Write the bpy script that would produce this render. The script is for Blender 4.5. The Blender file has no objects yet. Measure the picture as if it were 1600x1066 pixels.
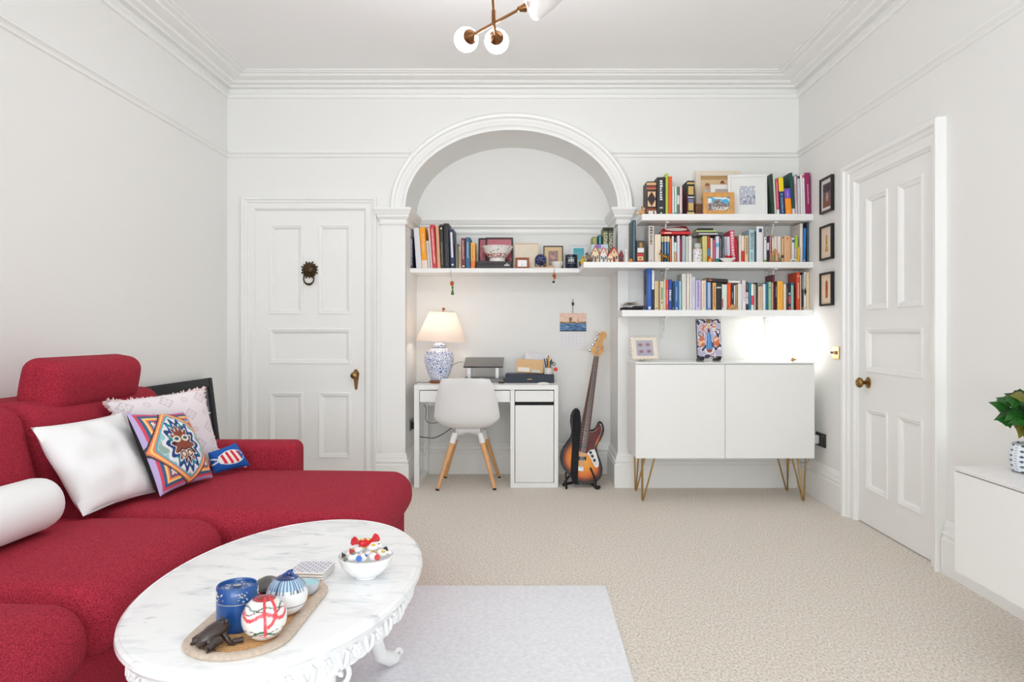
import bpy, bmesh, math, random
from mathutils import Vector, Matrix, Euler, noise
PI = math.pi
sc = bpy.context.scene
col = sc.collection
R = random.Random(11)

# ------------------------------------------------------------------ camera
# one-point view: focal length 1130 px of a 1600 px frame, vanishing point at (830, 519), eye 1.14 m above the carpet
FPX, CX, CY, EYE = 1130.0, 830.0, 519.0, 1.14
cam_d = bpy.data.cameras.new('camera'); cam = bpy.data.objects.new('camera', cam_d); col.objects.link(cam)
cam.location = (0, 0, EYE); cam.rotation_euler = (PI/2, 0, 0)
cam_d.sensor_width = 36.0; cam_d.lens = 36.0*FPX/1600.0
cam_d.shift_x = -(CX-800.0)/1600.0; cam_d.shift_y = (CY-533.0)/1600.0
cam_d.clip_start = 0.05
sc.camera = cam

# ------------------------------------------------------------------ world, daylight, exposure
sc.view_settings.view_transform = 'Standard'; sc.view_settings.look = 'None'
sc.view_settings.gamma = 1.0; sc.view_settings.use_curve_mapping = False
sc.view_settings.exposure = 0.02
w = bpy.data.worlds.new('sky'); sc.world = w; w.use_nodes = True
w.node_tree.nodes['Background'].inputs[0].default_value = (0.86, 0.93, 1.0, 1)
w.node_tree.nodes['Background'].inputs[1].default_value = 0.5
def area(name, loc, rot, sx, sy, energy, color=(1, 1, 1)):
    d = bpy.data.lights.new(name, 'AREA'); d.shape = 'RECTANGLE'; d.size = sx; d.size_y = sy
    d.energy = energy; d.color = color
    o = bpy.data.objects.new(name, d); col.objects.link(o); o.location = loc; o.rotation_euler = rot
    return o
# daylight coming in through the tall bay window behind the viewer
area('window_daylight', (0.0, -2.68, 1.62), (PI/2, 0, 0), 3.3, 2.1, 38, (0.885, 0.96, 1.0))
# added fill light, tilted up from the window opening to brighten the ceiling
area('ceiling_fill', (0.0, -2.66, 0.95), (PI/2+0.75, 0, 0), 3.3, 0.9, 100, (0.885, 0.96, 1.0))
sc.cycles.diffuse_bounces = 8
sc.cycles.max_bounces = 12

# ------------------------------------------------------------------ pixel helpers (a pixel gives a direction, the surface gives the distance)
def px(x, y, Y): return Vector(((x-CX)*Y/FPX, Y, EYE-(y-CY)*Y/FPX))
def on_level(x, y, Z):
    Y = FPX*(EYE-Z)/(y-CY); return Vector(((x-CX)*Y/FPX, Y, Z))
def on_side(x, y, X):
    Y = FPX*X/(x-CX); return Vector((X, Y, EYE-(y-CY)*Y/FPX))

# ------------------------------------------------------------------ materials
def lin(c):
    def f(v):
        v /= 255.0
        return v/12.92 if v <= 0.04045 else ((v+0.055)/1.055)**2.4
    return (f(c[0]), f(c[1]), f(c[2]), 1.0)
MATS = {}
def mat(name, rgb, rough=0.55, metal=0.0, bump=0.0, bscale=60.0, var=0.0, vscale=8.0, emit=0.0, trans=0.0, coat=0.0, sheen=0.0, rgb2=None, detail=3.0):
    if name in MATS: return MATS[name]
    m = bpy.data.materials.new(name); m.use_nodes = True; nt = m.node_tree; N = nt.nodes; L = nt.links
    b = N['Principled BSDF']
    b.inputs['Base Color'].default_value = lin(rgb); b.inputs['Roughness'].default_value = rough
    b.inputs['Metallic'].default_value = metal
    if trans: b.inputs['Transmission Weight'].default_value = trans
    if coat: b.inputs['Coat Weight'].default_value = coat; b.inputs['Coat Roughness'].default_value = 0.08
    if sheen: b.inputs['Sheen Weight'].default_value = sheen; b.inputs['Sheen Roughness'].default_value = 0.5
    if emit:
        b.inputs['Emission Color'].default_value = lin(rgb2 or rgb); b.inputs['Emission Strength'].default_value = emit
    tc = N.new('ShaderNodeTexCoord')
    if var:
        n = N.new('ShaderNodeTexNoise'); n.inputs['Scale'].default_value = vscale; n.inputs['Detail'].default_value = detail
        L.new(tc.outputs['Object'], n.inputs['Vector'])
        r = N.new('ShaderNodeValToRGB'); c1 = lin(rgb)
        r.color_ramp.elements[0].position = 0.32; r.color_ramp.elements[1].position = 0.68
        r.color_ramp.elements[0].color = lin(rgb2) if (rgb2 and not emit) else tuple(max(0, v*(1-var)) for v in c1[:3])+(1,)
        r.color_ramp.elements[1].color = c1 if (rgb2 and not emit) else tuple(min(1, v*(1+var)) for v in c1[:3])+(1,)
        L.new(n.outputs['Fac'], r.inputs['Fac']); L.new(r.outputs['Color'], b.inputs['Base Color'])
    if bump:
        n2 = N.new('ShaderNodeTexNoise'); n2.inputs['Scale'].default_value = bscale; n2.inputs['Detail'].default_value = 2.0
        L.new(tc.outputs['Object'], n2.inputs['Vector'])
        bp = N.new('ShaderNodeBump'); bp.inputs['Strength'].default_value = bump; bp.inputs['Distance'].default_value = 0.004
        L.new(n2.outputs['Fac'], bp.inputs['Height']); L.new(bp.outputs['Normal'], b.inputs['Normal'])
    MATS[name] = m
    return m
def rgbmat(rgb, rough=0.55, **k): return mat('paint_%d_%d_%d_%d' % (rgb[0], rgb[1], rgb[2], int(rough*100)), rgb, rough, **k)
def print_mat(name, rough=0.6, bump=0.0, bscale=300.0, coat=0.0):
    if name in MATS: return MATS[name]
    m = bpy.data.materials.new(name); m.use_nodes = True; nt = m.node_tree
    b = nt.nodes['Principled BSDF']; b.inputs['Roughness'].default_value = rough
    if coat: b.inputs['Coat Weight'].default_value = coat
    a = nt.nodes.new('ShaderNodeVertexColor'); a.layer_name = 'Col'
    nt.links.new(a.outputs['Color'], b.inputs['Base Color'])
    if bump:
        tc = nt.nodes.new('ShaderNodeTexCoord'); n2 = nt.nodes.new('ShaderNodeTexNoise'); n2.inputs['Scale'].default_value = bscale
        nt.links.new(tc.outputs['Object'], n2.inputs['Vector'])
        bp = nt.nodes.new('ShaderNodeBump'); bp.inputs['Strength'].default_value = bump; bp.inputs['Distance'].default_value = 0.003
        nt.links.new(n2.outputs['Fac'], bp.inputs['Height']); nt.links.new(bp.outputs['Normal'], b.inputs['Normal'])
    MATS[name] = m
    return m

WHITE = mat('wall_paint', (238, 238, 236), 0.6, bump=0.03, bscale=90)
CEIL = mat('ceiling_paint', (246, 246, 246), 0.7)
GLOSS = mat('white_gloss_paint', (242, 242, 240), 0.38)
LACQ = mat('white_lacquer', (240, 240, 238), 0.42)
MATTE = mat('white_plastic', (238, 238, 237), 0.45)
BRASS = mat('aged_brass', (150, 118, 72), 0.32, 1.0)
GOLD = mat('brushed_gold', (186, 152, 96), 0.34, 1.0)
DBRASS = mat('dark_bronze', (82, 66, 46), 0.42, 0.9, bump=0.3, bscale=200)
COPPER = mat('antique_copper', (132, 92, 60), 0.3, 1.0)
BLACK = mat('satin_black', (22, 22, 24), 0.4)
CHROME = mat('chrome', (200, 200, 202), 0.18, 1.0)
PAPER = mat('paper', (236, 230, 218), 0.8)
PAGES = mat('page_edges', (226, 214, 190), 0.85, bump=0.2, bscale=900)

def carpet_mat():
    m = bpy.data.materials.new('wool_carpet'); m.use_nodes = True; nt = m.node_tree; N = nt.nodes; L = nt.links
    b = N['Principled BSDF']; b.inputs['Roughness'].default_value = 0.95; b.inputs['Sheen Weight'].default_value = 0.2
    tc = N.new('ShaderNodeTexCoord')
    mp = N.new('ShaderNodeMapping'); mp.inputs['Scale'].default_value = (1.0, 0.6, 1.0); mp.inputs['Rotation'].default_value = (0, 0, 0.5)
    L.new(tc.outputs['Object'], mp.inputs['Vector'])
    n = N.new('ShaderNodeTexNoise'); n.inputs['Scale'].default_value = 120; n.inputs['Detail'].default_value = 3; n.inputs['Roughness'].default_value = 0.7
    L.new(mp.outputs['Vector'], n.inputs['Vector'])
    r = N.new('ShaderNodeValToRGB'); e = r.color_ramp.elements
    e[0].position = 0.3; e[0].color = lin((176, 164, 150)); e[1].position = 0.7; e[1].color = lin((246, 240, 231))
    x = e.new(0.5); x.color = lin((222, 212, 200))
    L.new(n.outputs['Fac'], r.inputs['Fac']); L.new(r.outputs['Color'], b.inputs['Base Color'])
    bp = N.new('ShaderNodeBump'); bp.inputs['Strength'].default_value = 0.7; bp.inputs['Distance'].default_value = 0.006
    L.new(n.outputs['Fac'], bp.inputs['Height']); L.new(bp.outputs['Normal'], b.inputs['Normal'])
    return m
def marble_mat():
    m = bpy.data.materials.new('white_marble'); m.use_nodes = True; nt = m.node_tree; N = nt.nodes; L = nt.links
    b = N['Principled BSDF']; b.inputs['Roughness'].default_value = 0.22
    tc = N.new('ShaderNodeTexCoord')
    mp = N.new('ShaderNodeMapping'); mp.inputs['Rotation'].default_value = (0, 0, 0.3); mp.inputs['Scale'].default_value = (1, 2.6, 1)
    L.new(tc.outputs['Object'], mp.inputs['Vector'])
    n = N.new('ShaderNodeTexNoise'); n.inputs['Scale'].default_value = 7; n.inputs['Detail'].default_value = 9; n.inputs['Roughness'].default_value = 0.62; n.inputs['Distortion'].default_value = 0.6
    L.new(mp.outputs['Vector'], n.inputs['Vector'])
    r = N.new('ShaderNodeValToRGB'); e = r.color_ramp.elements
    e[0].position = 0.3; e[0].color = lin((220, 223, 227)); e[1].position = 0.5; e[1].color = lin((246, 247, 248))
    L.new(n.outputs['Fac'], r.inputs['Fac'])
    n2 = N.new('ShaderNodeTexNoise'); n2.inputs['Scale'].default_value = 16; n2.inputs['Detail'].default_value = 4
    L.new(mp.outputs['Vector'], n2.inputs['Vector'])
    r2 = N.new('ShaderNodeValToRGB'); e2 = r2.color_ramp.elements
    e2[0].position = 0.27; e2[0].color = lin((188, 192, 198)); e2[1].position = 0.36; e2[1].color = (1, 1, 1, 1)
    L.new(n2.outputs['Fac'], r2.inputs['Fac'])
    mx = N.new('ShaderNodeMixRGB'); mx.blend_type = 'MULTIPLY'; mx.inputs[0].default_value = 0.6
    L.new(r.outputs['Color'], mx.inputs[1]); L.new(r2.outputs['Color'], mx.inputs[2]); L.new(mx.outputs['Color'], b.inputs['Base Color'])
    return m
def fabric_mat(name, dark, light, scale=260.0, bump=0.5, sheen=0.35):
    m = bpy.data.materials.new(name); m.use_nodes = True; nt = m.node_tree; N = nt.nodes; L = nt.links
    b = N['Principled BSDF']; b.inputs['Roughness'].default_value = 0.9
    b.inputs['Sheen Weight'].default_value = sheen; b.inputs['Sheen Roughness'].default_value = 0.45
    b.inputs['Specular IOR Level'].default_value = 0.2
    tc = N.new('ShaderNodeTexCoord')
    n = N.new('ShaderNodeTexNoise'); n.inputs['Scale'].default_value = scale; n.inputs['Detail'].default_value = 2; n.inputs['Roughness'].default_value = 0.7
    L.new(tc.outputs['Object'], n.inputs['Vector'])
    r = N.new('ShaderNodeValToRGB'); e = r.color_ramp.elements
    e[0].position = 0.3; e[0].color = lin(dark); e[1].position = 0.72; e[1].color = lin(light)
    L.new(n.outputs['Fac'], r.inputs['Fac']); L.new(r.outputs['Color'], b.inputs['Base Color'])
    bp = N.new('ShaderNodeBump'); bp.inputs['Strength'].default_value = bump; bp.inputs['Distance'].default_value = 0.003
    L.new(n.outputs['Fac'], bp.inputs['Height']); L.new(bp.outputs['Normal'], b.inputs['Normal'])
    return m
CARPET = carpet_mat(); MARBLE = marble_mat()
RED = fabric_mat('red_weave', (114, 16, 34), (196, 58, 76), sheen=0.0)
RUGM = mat('pale_rug_pile', (236, 237, 242), 0.95, bump=0.6, bscale=260, var=0.06, vscale=60)
LINEN = mat('white_cotton', (240, 240, 241), 0.85, bump=0.12, bscale=400, sheen=0.2)

# ------------------------------------------------------------------ mesh builder
class MB:
    def __init__(s): s.v = []; s.f = []; s.c = None
    def add(s, vs, fs, M=None, c=None):
        o = len(s.v)
        s.v += [(M @ Vector(p)) if M else Vector(p) for p in vs]
        s.f += [tuple(i+o for i in f) for f in fs]
        if c is not None:
            if s.c is None: s.c = []
            s.c += list(c)
        return s
    def box(s, x0, x1, y0, y1, z0, z1, M=None):
        return s.add([(x0,y0,z0),(x1,y0,z0),(x1,y1,z0),(x0,y1,z0),(x0,y0,z1),(x1,y0,z1),(x1,y1,z1),(x0,y1,z1)],
            [(0,3,2,1),(4,5,6,7),(0,1,5,4),(1,2,6,5),(2,3,7,6),(3,0,4,7)], M)
    def rbox(s, x0, x1, y0, y1, z0, z1, r=0.01, seg=2, div=1, bulge=None, M=None):
        """box with rounded edges; bulge(p, u) may move each point (u = position in -1..1)"""
        h = Vector(((x1-x0)/2, (y1-y0)/2, (z1-z0)/2)); c = Vector(((x0+x1)/2, (y0+y1)/2, (z0+z1)/2))
        r = min(r, h.x*0.999, h.y*0.999, h.z*0.999)
        def ticks(H):
            a = [-H+r*(1-math.cos(k*PI/2/seg)) if False else -H+r*k/seg for k in range(seg+1)]
            inn = [(-H+r)+(2*H-2*r)*k/div for k in range(1, div)]
            return a+inn+[-t for t in reversed(a)]
        T = [ticks(h.x), ticks(h.y), ticks(h.z)]
        idx = {}; vs = []; fs = []
        def vid(p):
            k = (round(p[0], 6), round(p[1], 6), round(p[2], 6))
            if k not in idx:
                q = Vector([max(-h[i]+r, min(h[i]-r, p[i])) for i in range(3)])
                d = Vector(p)-q
                o = q+(d.normalized()*r if d.length > 1e-9 else d)
                if bulge: o = bulge(o, Vector((o.x/h.x, o.y/h.y, o.z/h.z)))
                idx[k] = len(vs); vs.append(o+c)
            return idx[k]
        for ax in range(3):
            a, b = (ax+1) % 3, (ax+2) % 3
            for sg in (-1, 1):
                for i in range(len(T[a])-1):
                    for j in range(len(T[b])-1):
                        q = []
                        for (ii, jj) in ((i,j),(i+1,j),(i+1,j+1),(i,j+1)):
                            p = [0,0,0]; p[ax] = sg*h[ax]; p[a] = T[a][ii]; p[b] = T[b][jj]; q.append(vid(p))
                        if sg < 0: q.reverse()
                        fs.append(tuple(q))
        return s.add(vs, fs, M)
    def loft(s, rings, close_ring=False, close_loft=False, cap=False, M=None, c=None):
        n = len(rings[0]); vs = [p for r in rings for p in r]; fs = []
        for i in range(len(rings)-(0 if close_loft else 1)):
            a = i*n; b = ((i+1) % len(rings))*n
            for j in range(n-(0 if close_ring else 1)):
                k = (j+1) % n
                fs.append((a+j, a+k, b+k, b+j))
        if cap:
            fs.append(tuple(range(n-1, -1, -1))); fs.append(tuple((len(rings)-1)*n+j for j in range(n)))
        return s.add(vs, fs, M, c)
    def lathe(s, prof, seg=24, loc=(0,0,0), M=None, cfn=None, sx=1.0, sy=1.0):
        rings = []; cs = [] if cfn else None
        for (r, z) in prof:
            rings.append([Vector((loc[0]+r*sx*math.cos(2*PI*k/seg), loc[1]+r*sy*math.sin(2*PI*k/seg), loc[2]+z)) for k in range(seg)])
            if cfn: cs += [lin(cfn(2*PI*k/seg, z)) for k in range(seg)]
        return s.loft(rings, close_ring=True, cap=True, M=M, c=cs)
    def tube(s, pts, r, seg=8, M=None, cap=True):
        pts = [Vector(p) for p in pts]; n = len(pts)
        rr = r if isinstance(r, (list, tuple)) else [r]*n
        rings = []; up = None
        for i, p in enumerate(pts):
            t = (pts[min(i+1, n-1)]-pts[max(i-1, 0)]).normalized()
            if up is None: up = Vector((0,0,1)) if abs(t.z) < 0.9 else Vector((1,0,0))
            a = t.cross(up)
            if a.length < 1e-6: a = t.cross(Vector((0,1,0)))
            a.normalize(); b = a.cross(t).normalized(); up = b
            rings.append([p+a*rr[i]*math.cos(2*PI*k/seg)+b*rr[i]*math.sin(2*PI*k/seg) for k in range(seg)])
        return s.loft(rings, close_ring=True, cap=cap, M=M)
    def ball(s, c, r, seg=16, rings=10, M=None, scale=(1,1,1), cfn=None):
        c = Vector(c); prof = []; cs = [] if cfn else None; rs = []
        for i in range(rings+1):
            t = -PI/2+PI*i/rings; rad = max(math.cos(t), 0.004)
            rs.append([c+Vector((rad*math.cos(2*PI*k/seg)*r*scale[0], rad*math.sin(2*PI*k/seg)*r*scale[1], math.sin(t)*r*scale[2])) for k in range(seg)])
            if cfn: cs += [lin(cfn(2*PI*k/seg, math.sin(t))) for k in range(seg)]
        return s.loft(rs, close_ring=True, cap=True, M=M, c=cs)
    def prism(s, poly, d, M=None):
        """poly = 3D points of the front face, d = vector to the back face"""
        n = len(poly); d = Vector(d); P = [Vector(p) for p in poly]
        return s.add(P+[p+d for p in P], [tuple(range(n)), tuple(range(2*n-1, n-1, -1))]+[(i, i+n, (i+1) % n+n, (i+1) % n) for i in range(n)], M)
    def painted(s, fn, col_fn, nu, nv, M=None):
        """grid fn(u,v)->point coloured by col_fn(u,v)->sRGB"""
        vs = []; cs = []
        for j in range(nv+1):
            for i in range(nu+1):
                u, v = i/nu, j/nv; vs.append(fn(u, v)); cs.append(lin(col_fn(u, v)))
        fs = [(j*(nu+1)+i, j*(nu+1)+i+1, (j+1)*(nu+1)+i+1, (j+1)*(nu+1)+i) for j in range(nv) for i in range(nu)]
        return s.add(vs, fs, M, cs)
    def mesh(s, name, smooth=0, weld=False, keep=False):
        me = bpy.data.meshes.new(name); me.from_pydata([tuple(p) for p in s.v], [], s.f)
        if s.c is not None and len(s.c) == len(s.v):
            a = me.color_attributes.new('Col', 'FLOAT_COLOR', 'POINT')
            for i, c in enumerate(s.c): a.data[i].color = c
        bm = bmesh.new(); bm.from_mesh(me)
        if weld: bmesh.ops.remove_doubles(bm, verts=bm.verts, dist=1e-5)
        if not keep: bmesh.ops.recalc_face_normals(bm, faces=bm.faces)
        bm.to_mesh(me); bm.free()
        if smooth:
            me.shade_smooth(); me.set_sharp_from_angle(angle=math.radians(smooth))
        return me

def wmat(o):
    m = o.matrix_basis.copy()
    return wmat(o.parent) @ m if o.parent else m
def thing(name, label, cat, loc=(0,0,0), rot=(0,0,0), group=None):
    o = bpy.data.objects.new(name, None); col.objects.link(o); o.empty_display_size = 0.05
    o.location = loc; o.rotation_euler = rot
    o['label'] = label; o['category'] = cat
    if group: o['group'] = group
    return o
def part(name, mb, m, parent, smooth=0, local=False, label=None, weld=False, kind=None, keep=False):
    """one mesh object under parent; vertices come in world coordinates unless local"""
    if not local:
        I = wmat(parent).inverted(); mb.v = [I @ p for p in mb.v]
    me = mb.mesh(name, smooth, weld, keep); me.materials.append(m)
    o = bpy.data.objects.new(name, me); col.objects.link(o); o.parent = parent
    if label: o['label'] = label
    if kind: o['kind'] = kind
    return o
def single(name, mb, m, label, cat, loc=(0,0,0), group=None, smooth=0, weld=False):
    L0 = Vector(loc); mb.v = [p-L0 for p in mb.v]
    me = mb.mesh(name, smooth, weld); me.materials.append(m)
    o = bpy.data.objects.new(name, me); col.objects.link(o); o.location = L0
    o['label'] = label; o['category'] = cat
    if group: o['group'] = group
    return o
def struct(name, mb, m, parent=None, smooth=0, label=None):
    me = mb.mesh(name, smooth); me.materials.append(m)
    o = bpy.data.objects.new(name, me); col.objects.link(o)
    if parent: o.parent = parent
    else: o['kind'] = 'structure'
    if label: o['label'] = label
    return o
def dup(root, loc=None, rot=None, label=None, group=None):
    r = root.copy(); col.objects.link(r)
    if loc is not None: r.location = loc
    if rot is not None: r.rotation_euler = rot
    if label: r['label'] = label
    if group: r['group'] = group
    for ch in list(root.children):
        c = ch.copy(); col.objects.link(c); c.parent = r
        for g in list(ch.children):
            d = g.copy(); col.objects.link(d); d.parent = c
    return r
def letters(s, size, fn, res=2):
    """flat lettering as a mesh: fn(tx, ty) -> point; returns MB and width of the line"""
    cu = bpy.data.curves.new('lettering', 'FONT'); cu.body = s; cu.size = size; cu.resolution_u = res
    cu.align_x = 'CENTER'; cu.align_y = 'CENTER'
    ob = bpy.data.objects.new('lettering', cu)
    me = ob.to_mesh()
    b = MB(); b.add([fn(v.co.x, v.co.y) for v in me.vertices], [tuple(p.vertices) for p in me.polygons])
    ob.to_mesh_clear(); bpy.data.objects.remove(ob); bpy.data.curves.remove(cu)
    return b
def text_width(s, size): return 0.58*size*len(s)

# ------------------------------------------------------------------ the room
XL, XR, YB, YA, YR, ZC = -2.24, 1.97, 5.33, 5.83, -2.6, 3.0      # left wall, right wall, back wall, alcove back, rear wall, ceiling
AL, AR, ZS, RISE = -0.925, 0.637, 2.055, 0.571                    # arch opening, springing height, rise
AC, AW = (AL+AR)/2, (AR-AL)/2
D1 = (-2.040, -1.222, 2.045)                                     # door in the back wall
D2 = (3.545, 4.385, 2.05)                                        # door in the right wall (along Y)
struct('floor', MB().box(XL-.2, XR+.2, YR-.2, YA+.2, -.1, 0), CARPET)
struct('ceiling', MB().box(XL-.2, XR+.2, YR-.2, YA+.2, ZC, ZC+.1), CEIL)
struct('wall_left', MB().box(XL-.15, XL, YR-.2, YA+.2, 0, ZC), WHITE)
b = MB().box(XR, XR+.15, YR-.2, D2[0], 0, ZC).box(XR, XR+.15, D2[1], YA+.2, 0, ZC).box(XR, XR+.15, D2[0], D2[1], D2[2], ZC)
b.box(XR+.07, XR+.15, D2[0], D2[1], 0, D2[2])
struct('wall_right', b, WHITE)
b = MB().box(XL, D1[0], YB, YA, 0, ZC).box(D1[0], D1[1], YB, YA, D1[2], ZC).box(D1[0], D1[1], YB+.07, YA, 0, D1[2])
b.box(D1[1], AL, YB, YA, 0, ZC).box(AR, XR, YB, YA, 0, ZC)
NE = 48
ell = [(AC-AW*math.cos(PI*k/NE), ZS+RISE*math.sin(PI*k/NE)) for k in range(NE+1)]
b.prism([(x, YB, z) for x, z in ell]+[(AR, YB, ZC), (AL, YB, ZC)], (0, YA-YB, 0))
struct('wall_back', b, WHITE, smooth=30)
struct('wall_alcove', MB().box(AL-.05, AR+.05, YA, YA+.12, 0, ZC), WHITE)
# rear wall with the bay window the daylight comes through
WX0, WX1, WZ0, WZ1 = -1.75, 1.75, 0.5, 2.72
b = MB().box(XL, WX0, YR-.15, YR, 0, ZC).box(WX1, XR, YR-.15, YR, 0, ZC).box(WX0, WX1, YR-.15, YR, 0, WZ0).box(WX0, WX1, YR-.15, YR, WZ1, ZC)
struct('wall_rear', b, WHITE)
wn = struct('window_1', MB().box(WX0, WX0+.06, YR-.06, YR-.01, WZ0, WZ1).box(WX1-.06, WX1, YR-.06, YR-.01, WZ0, WZ1).box(WX0, WX1, YR-.06, YR-.01, WZ1-.06, WZ1).box(WX0, WX1, YR-.06, YR-.01, WZ0, WZ0+.06).box(-.62, -.56, YR-.06, YR-.01, WZ0, WZ1).box(.56, .62, YR-.06, YR-.01, WZ0, WZ1), GLOSS)

def strip(profile, ringfn): return MB().loft([ringfn(*p) for p in profile])
cornice = [(0,2.862),(.016,2.862),(.02,2.872),(.02,2.884),(.03,2.89),(.03,2.898),(.012,2.9),(.012,2.926),(.045,2.93),(.05,2.944),(.085,2.95),(.09,2.956),(.09,2.966),(.12,2.968),(.16,2.974),(.165,2.98),(.165,2.986),(.2,2.986),(.205,2.992),(.225,2.992),(.225,3.0)]
struct('trim_1', strip(cornice, lambda p, z: [Vector((XL+p, YR, z)), Vector((XL+p, YB-p, z)), Vector((XR-p, YB-p, z)), Vector((XR-p, YR, z))]), GLOSS, smooth=25)
rail = [(0,2.425),(.012,2.428),(.014,2.438),(.008,2.442),(.016,2.452),(.026,2.458),(.026,2.466),(0,2.472)]
struct('trim_2', strip(rail, lambda p, z: [Vector((XL+p, YR, z)), Vector((XL+p, YB-p, z)), Vector((-.893, YB-p, z))]), GLOSS, smooth=25)
struct('trim_3', strip(rail, lambda p, z: [Vector((.606, YB-p, z)), Vector((XR-p, YB-p, z)), Vector((XR-p, YR, z))]), GLOSS, smooth=25)
# archivolt round the arch
arch_prof = [(0,0),(0,.02),(.012,.024),(.022,.018),(.03,.03),(.05,.03),(.055,.022),(.075,.022),(.082,.04),(.1,.044),(.112,.03),(.118,0)]
struct('trim_4', strip(arch_prof, lambda o, n: [Vector((AC-(AW+o)*math.cos(PI*k/NE), YB-n, ZS+(RISE+o*1.12)*math.sin(PI*k/NE))) for k in range(NE+1)]), GLOSS, smooth=25)
# impost moulding from the left pier, round the alcove, to the right pier
imp = [(0,1.93),(.014,1.93),(.018,1.945),(.01,1.95),(.012,1.965),(.03,1.985),(.03,2.0),(.036,2.004),(.046,2.03),(.05,2.036),(.05,2.052),(0,2.056)]
def imp_ring(n, z): return [Vector(p) for p in ((-1.10-n, YB, z), (-1.10-n, YB-n-.012, z), (AL+n, YB-n-.012, z), (AL+n, YA-n, z), (AR-n, YA-n, z), (AR-n, YB-n-.012, z), (.715+n, YB-n-.012, z), (.715+n, YB, z))]
struct('trim_5', strip(imp, imp_ring), GLOSS, smooth=25)
struct('trim_6', MB().box(-1.10, AL, YB-.012, YB+.01, .2, 1.94), GLOSS)
struct('trim_7', MB().box(AR, .715, YB-.012, YB+.01, .2, 1.94), GLOSS)
# skirting boards
base = [(.028,0),(.028,.165),(.02,.172),(.02,.18),(.026,.186),(.026,.194),(.016,.2),(.014,.226),(.008,.232),(.006,.244),(0,.248)]
C1 = .085
struct('baseboard_left', strip(base, lambda n, z: [Vector((XL+n, YR, z)), Vector((XL+n, YB-n, z)), Vector((D1[0]-C1, YB-n, z))]), GLOSS, smooth=25)
struct('baseboard_back', strip(base, lambda n, z: [Vector(p) for p in ((D1[1]+C1, YB-n-.012, z), (AL+n, YB-n-.012, z), (AL+n, YA-n, z), (AR-n, YA-n, z), (AR-n, YB-n-.012, z), (XR-n, YB-n-.012, z), (XR-n, D2[1]+.09, z))]), GLOSS, smooth=25)
struct('baseboard_right', strip(base, lambda n, z: [Vector((XR-n, D2[0]-.115, z)), Vector((XR-n, YR, z))]), GLOSS, smooth=25)

# ------------------------------------------------------------------ doors
def casing(name, f, w, h, prof):
    return struct(name, strip(prof, lambda o, n: [f(-o, 0, n), f(-o, h+o, n), f(w+o, h+o, n), f(w+o, 0, n)]), GLOSS, smooth=25)
def door(name, f, w, h):
    """f(u, z, n): u along the wall, n out into the room"""
    g = .003; n1, n0 = -.012, -.05
    U = [0.143*w, .422*w, .584*w, .855*w]; Zs = [(.22, .684), (.915, 1.156), (1.283, h-.12)]
    b = MB()
    def bx(u0, u1, z0, z1):
        P = [f(u, z, n) for n in (n1, n0) for (u, z) in ((u0,z0),(u1,z0),(u1,z1),(u0,z1))]
        b.add(P, [(0,1,2,3),(7,6,5,4),(0,4,5,1),(1,5,6,2),(2,6,7,3),(3,7,4,0)])
    bx(g, U[0], .006, h-g); bx(U[3], w-g, .006, h-g)
    for z0, z1 in ((.006, .22), (.684, .915), (1.156, 1.283), (h-.12, h-g)): bx(U[0], U[3], z0, z1)
    for z0, z1 in (Zs[0], Zs[2]): bx(U[1], U[2], z0, z1)
    d = struct(name, b, GLOSS)
    for (z0, z1), cols in ((Zs[0], ((0,1),(2,3))), (Zs[1], ((0,3),)), (Zs[2], ((0,1),(2,3)))):
        for a, c in cols:
            u0, u1 = U[a], U[c]; p = MB()
            rings = [[f(u0+i, z0+i, n1+n), f(u1-i, z0+i, n1+n), f(u1-i, z1-i, n1+n), f(u0+i, z1-i, n1+n)] for i, n in ((-.012,0),(-.01,.007),(.0,.009),(.008,.004),(.012,.005),(.022,-.006),(.024,-.014),(.05,-.012),(.051,-.012))]
            p.loft(rings, close_ring=True); k = len(p.v)-4; p.f.append((k, k+1, k+2, k+3))
            part('panel', p, GLOSS, d, smooth=25)
    return d
f1 = lambda u, z, n: Vector((D1[0]+u, YB-n, z))
f2 = lambda u, z, n: Vector((XR-n, D2[1]-u, z))
cas = [(-.008,-.05),(-.008,-.004),(0,.004),(.004,.012),(.02,.014),(.024,.008),(.044,.01),(.05,.02),(.062,.022),(.068,.034),(.084,.036),(.088,.03),(.088,0)]
casing('trim_8', f1, D1[1]-D1[0], D1[2], cas)
cas2 = [(-.01,-.05),(-.01,-.004),(0,.004),(.004,.014),(.03,.018),(.034,.012),(.056,.014),(.062,.026),(.08,.03),(.086,.046),(.106,.05),(.112,.045),(.114,0)]
casing('trim_9', f2, D2[1]-D2[0], D2[2], cas2)
dr1 = door('door_1', f1, D1[1]-D1[0], D1[2])
dr2 = door('door_2', f2, D2[1]-D2[0], D2[2])
# hinges
for z in (.28, 1.78): part('hinge', MB().box(XR-.012, XR+.013, D2[0]-.006, D2[0]+.012, z-.05, z+.05), GLOSS, dr2)
for z in (.35, 1.88): part('hinge', MB().tube([(D1[0]-.004, YB+.006, z-.05), (D1[0]-.004, YB+.006, z+.05)], .007, 8), GLOSS, dr1)
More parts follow.
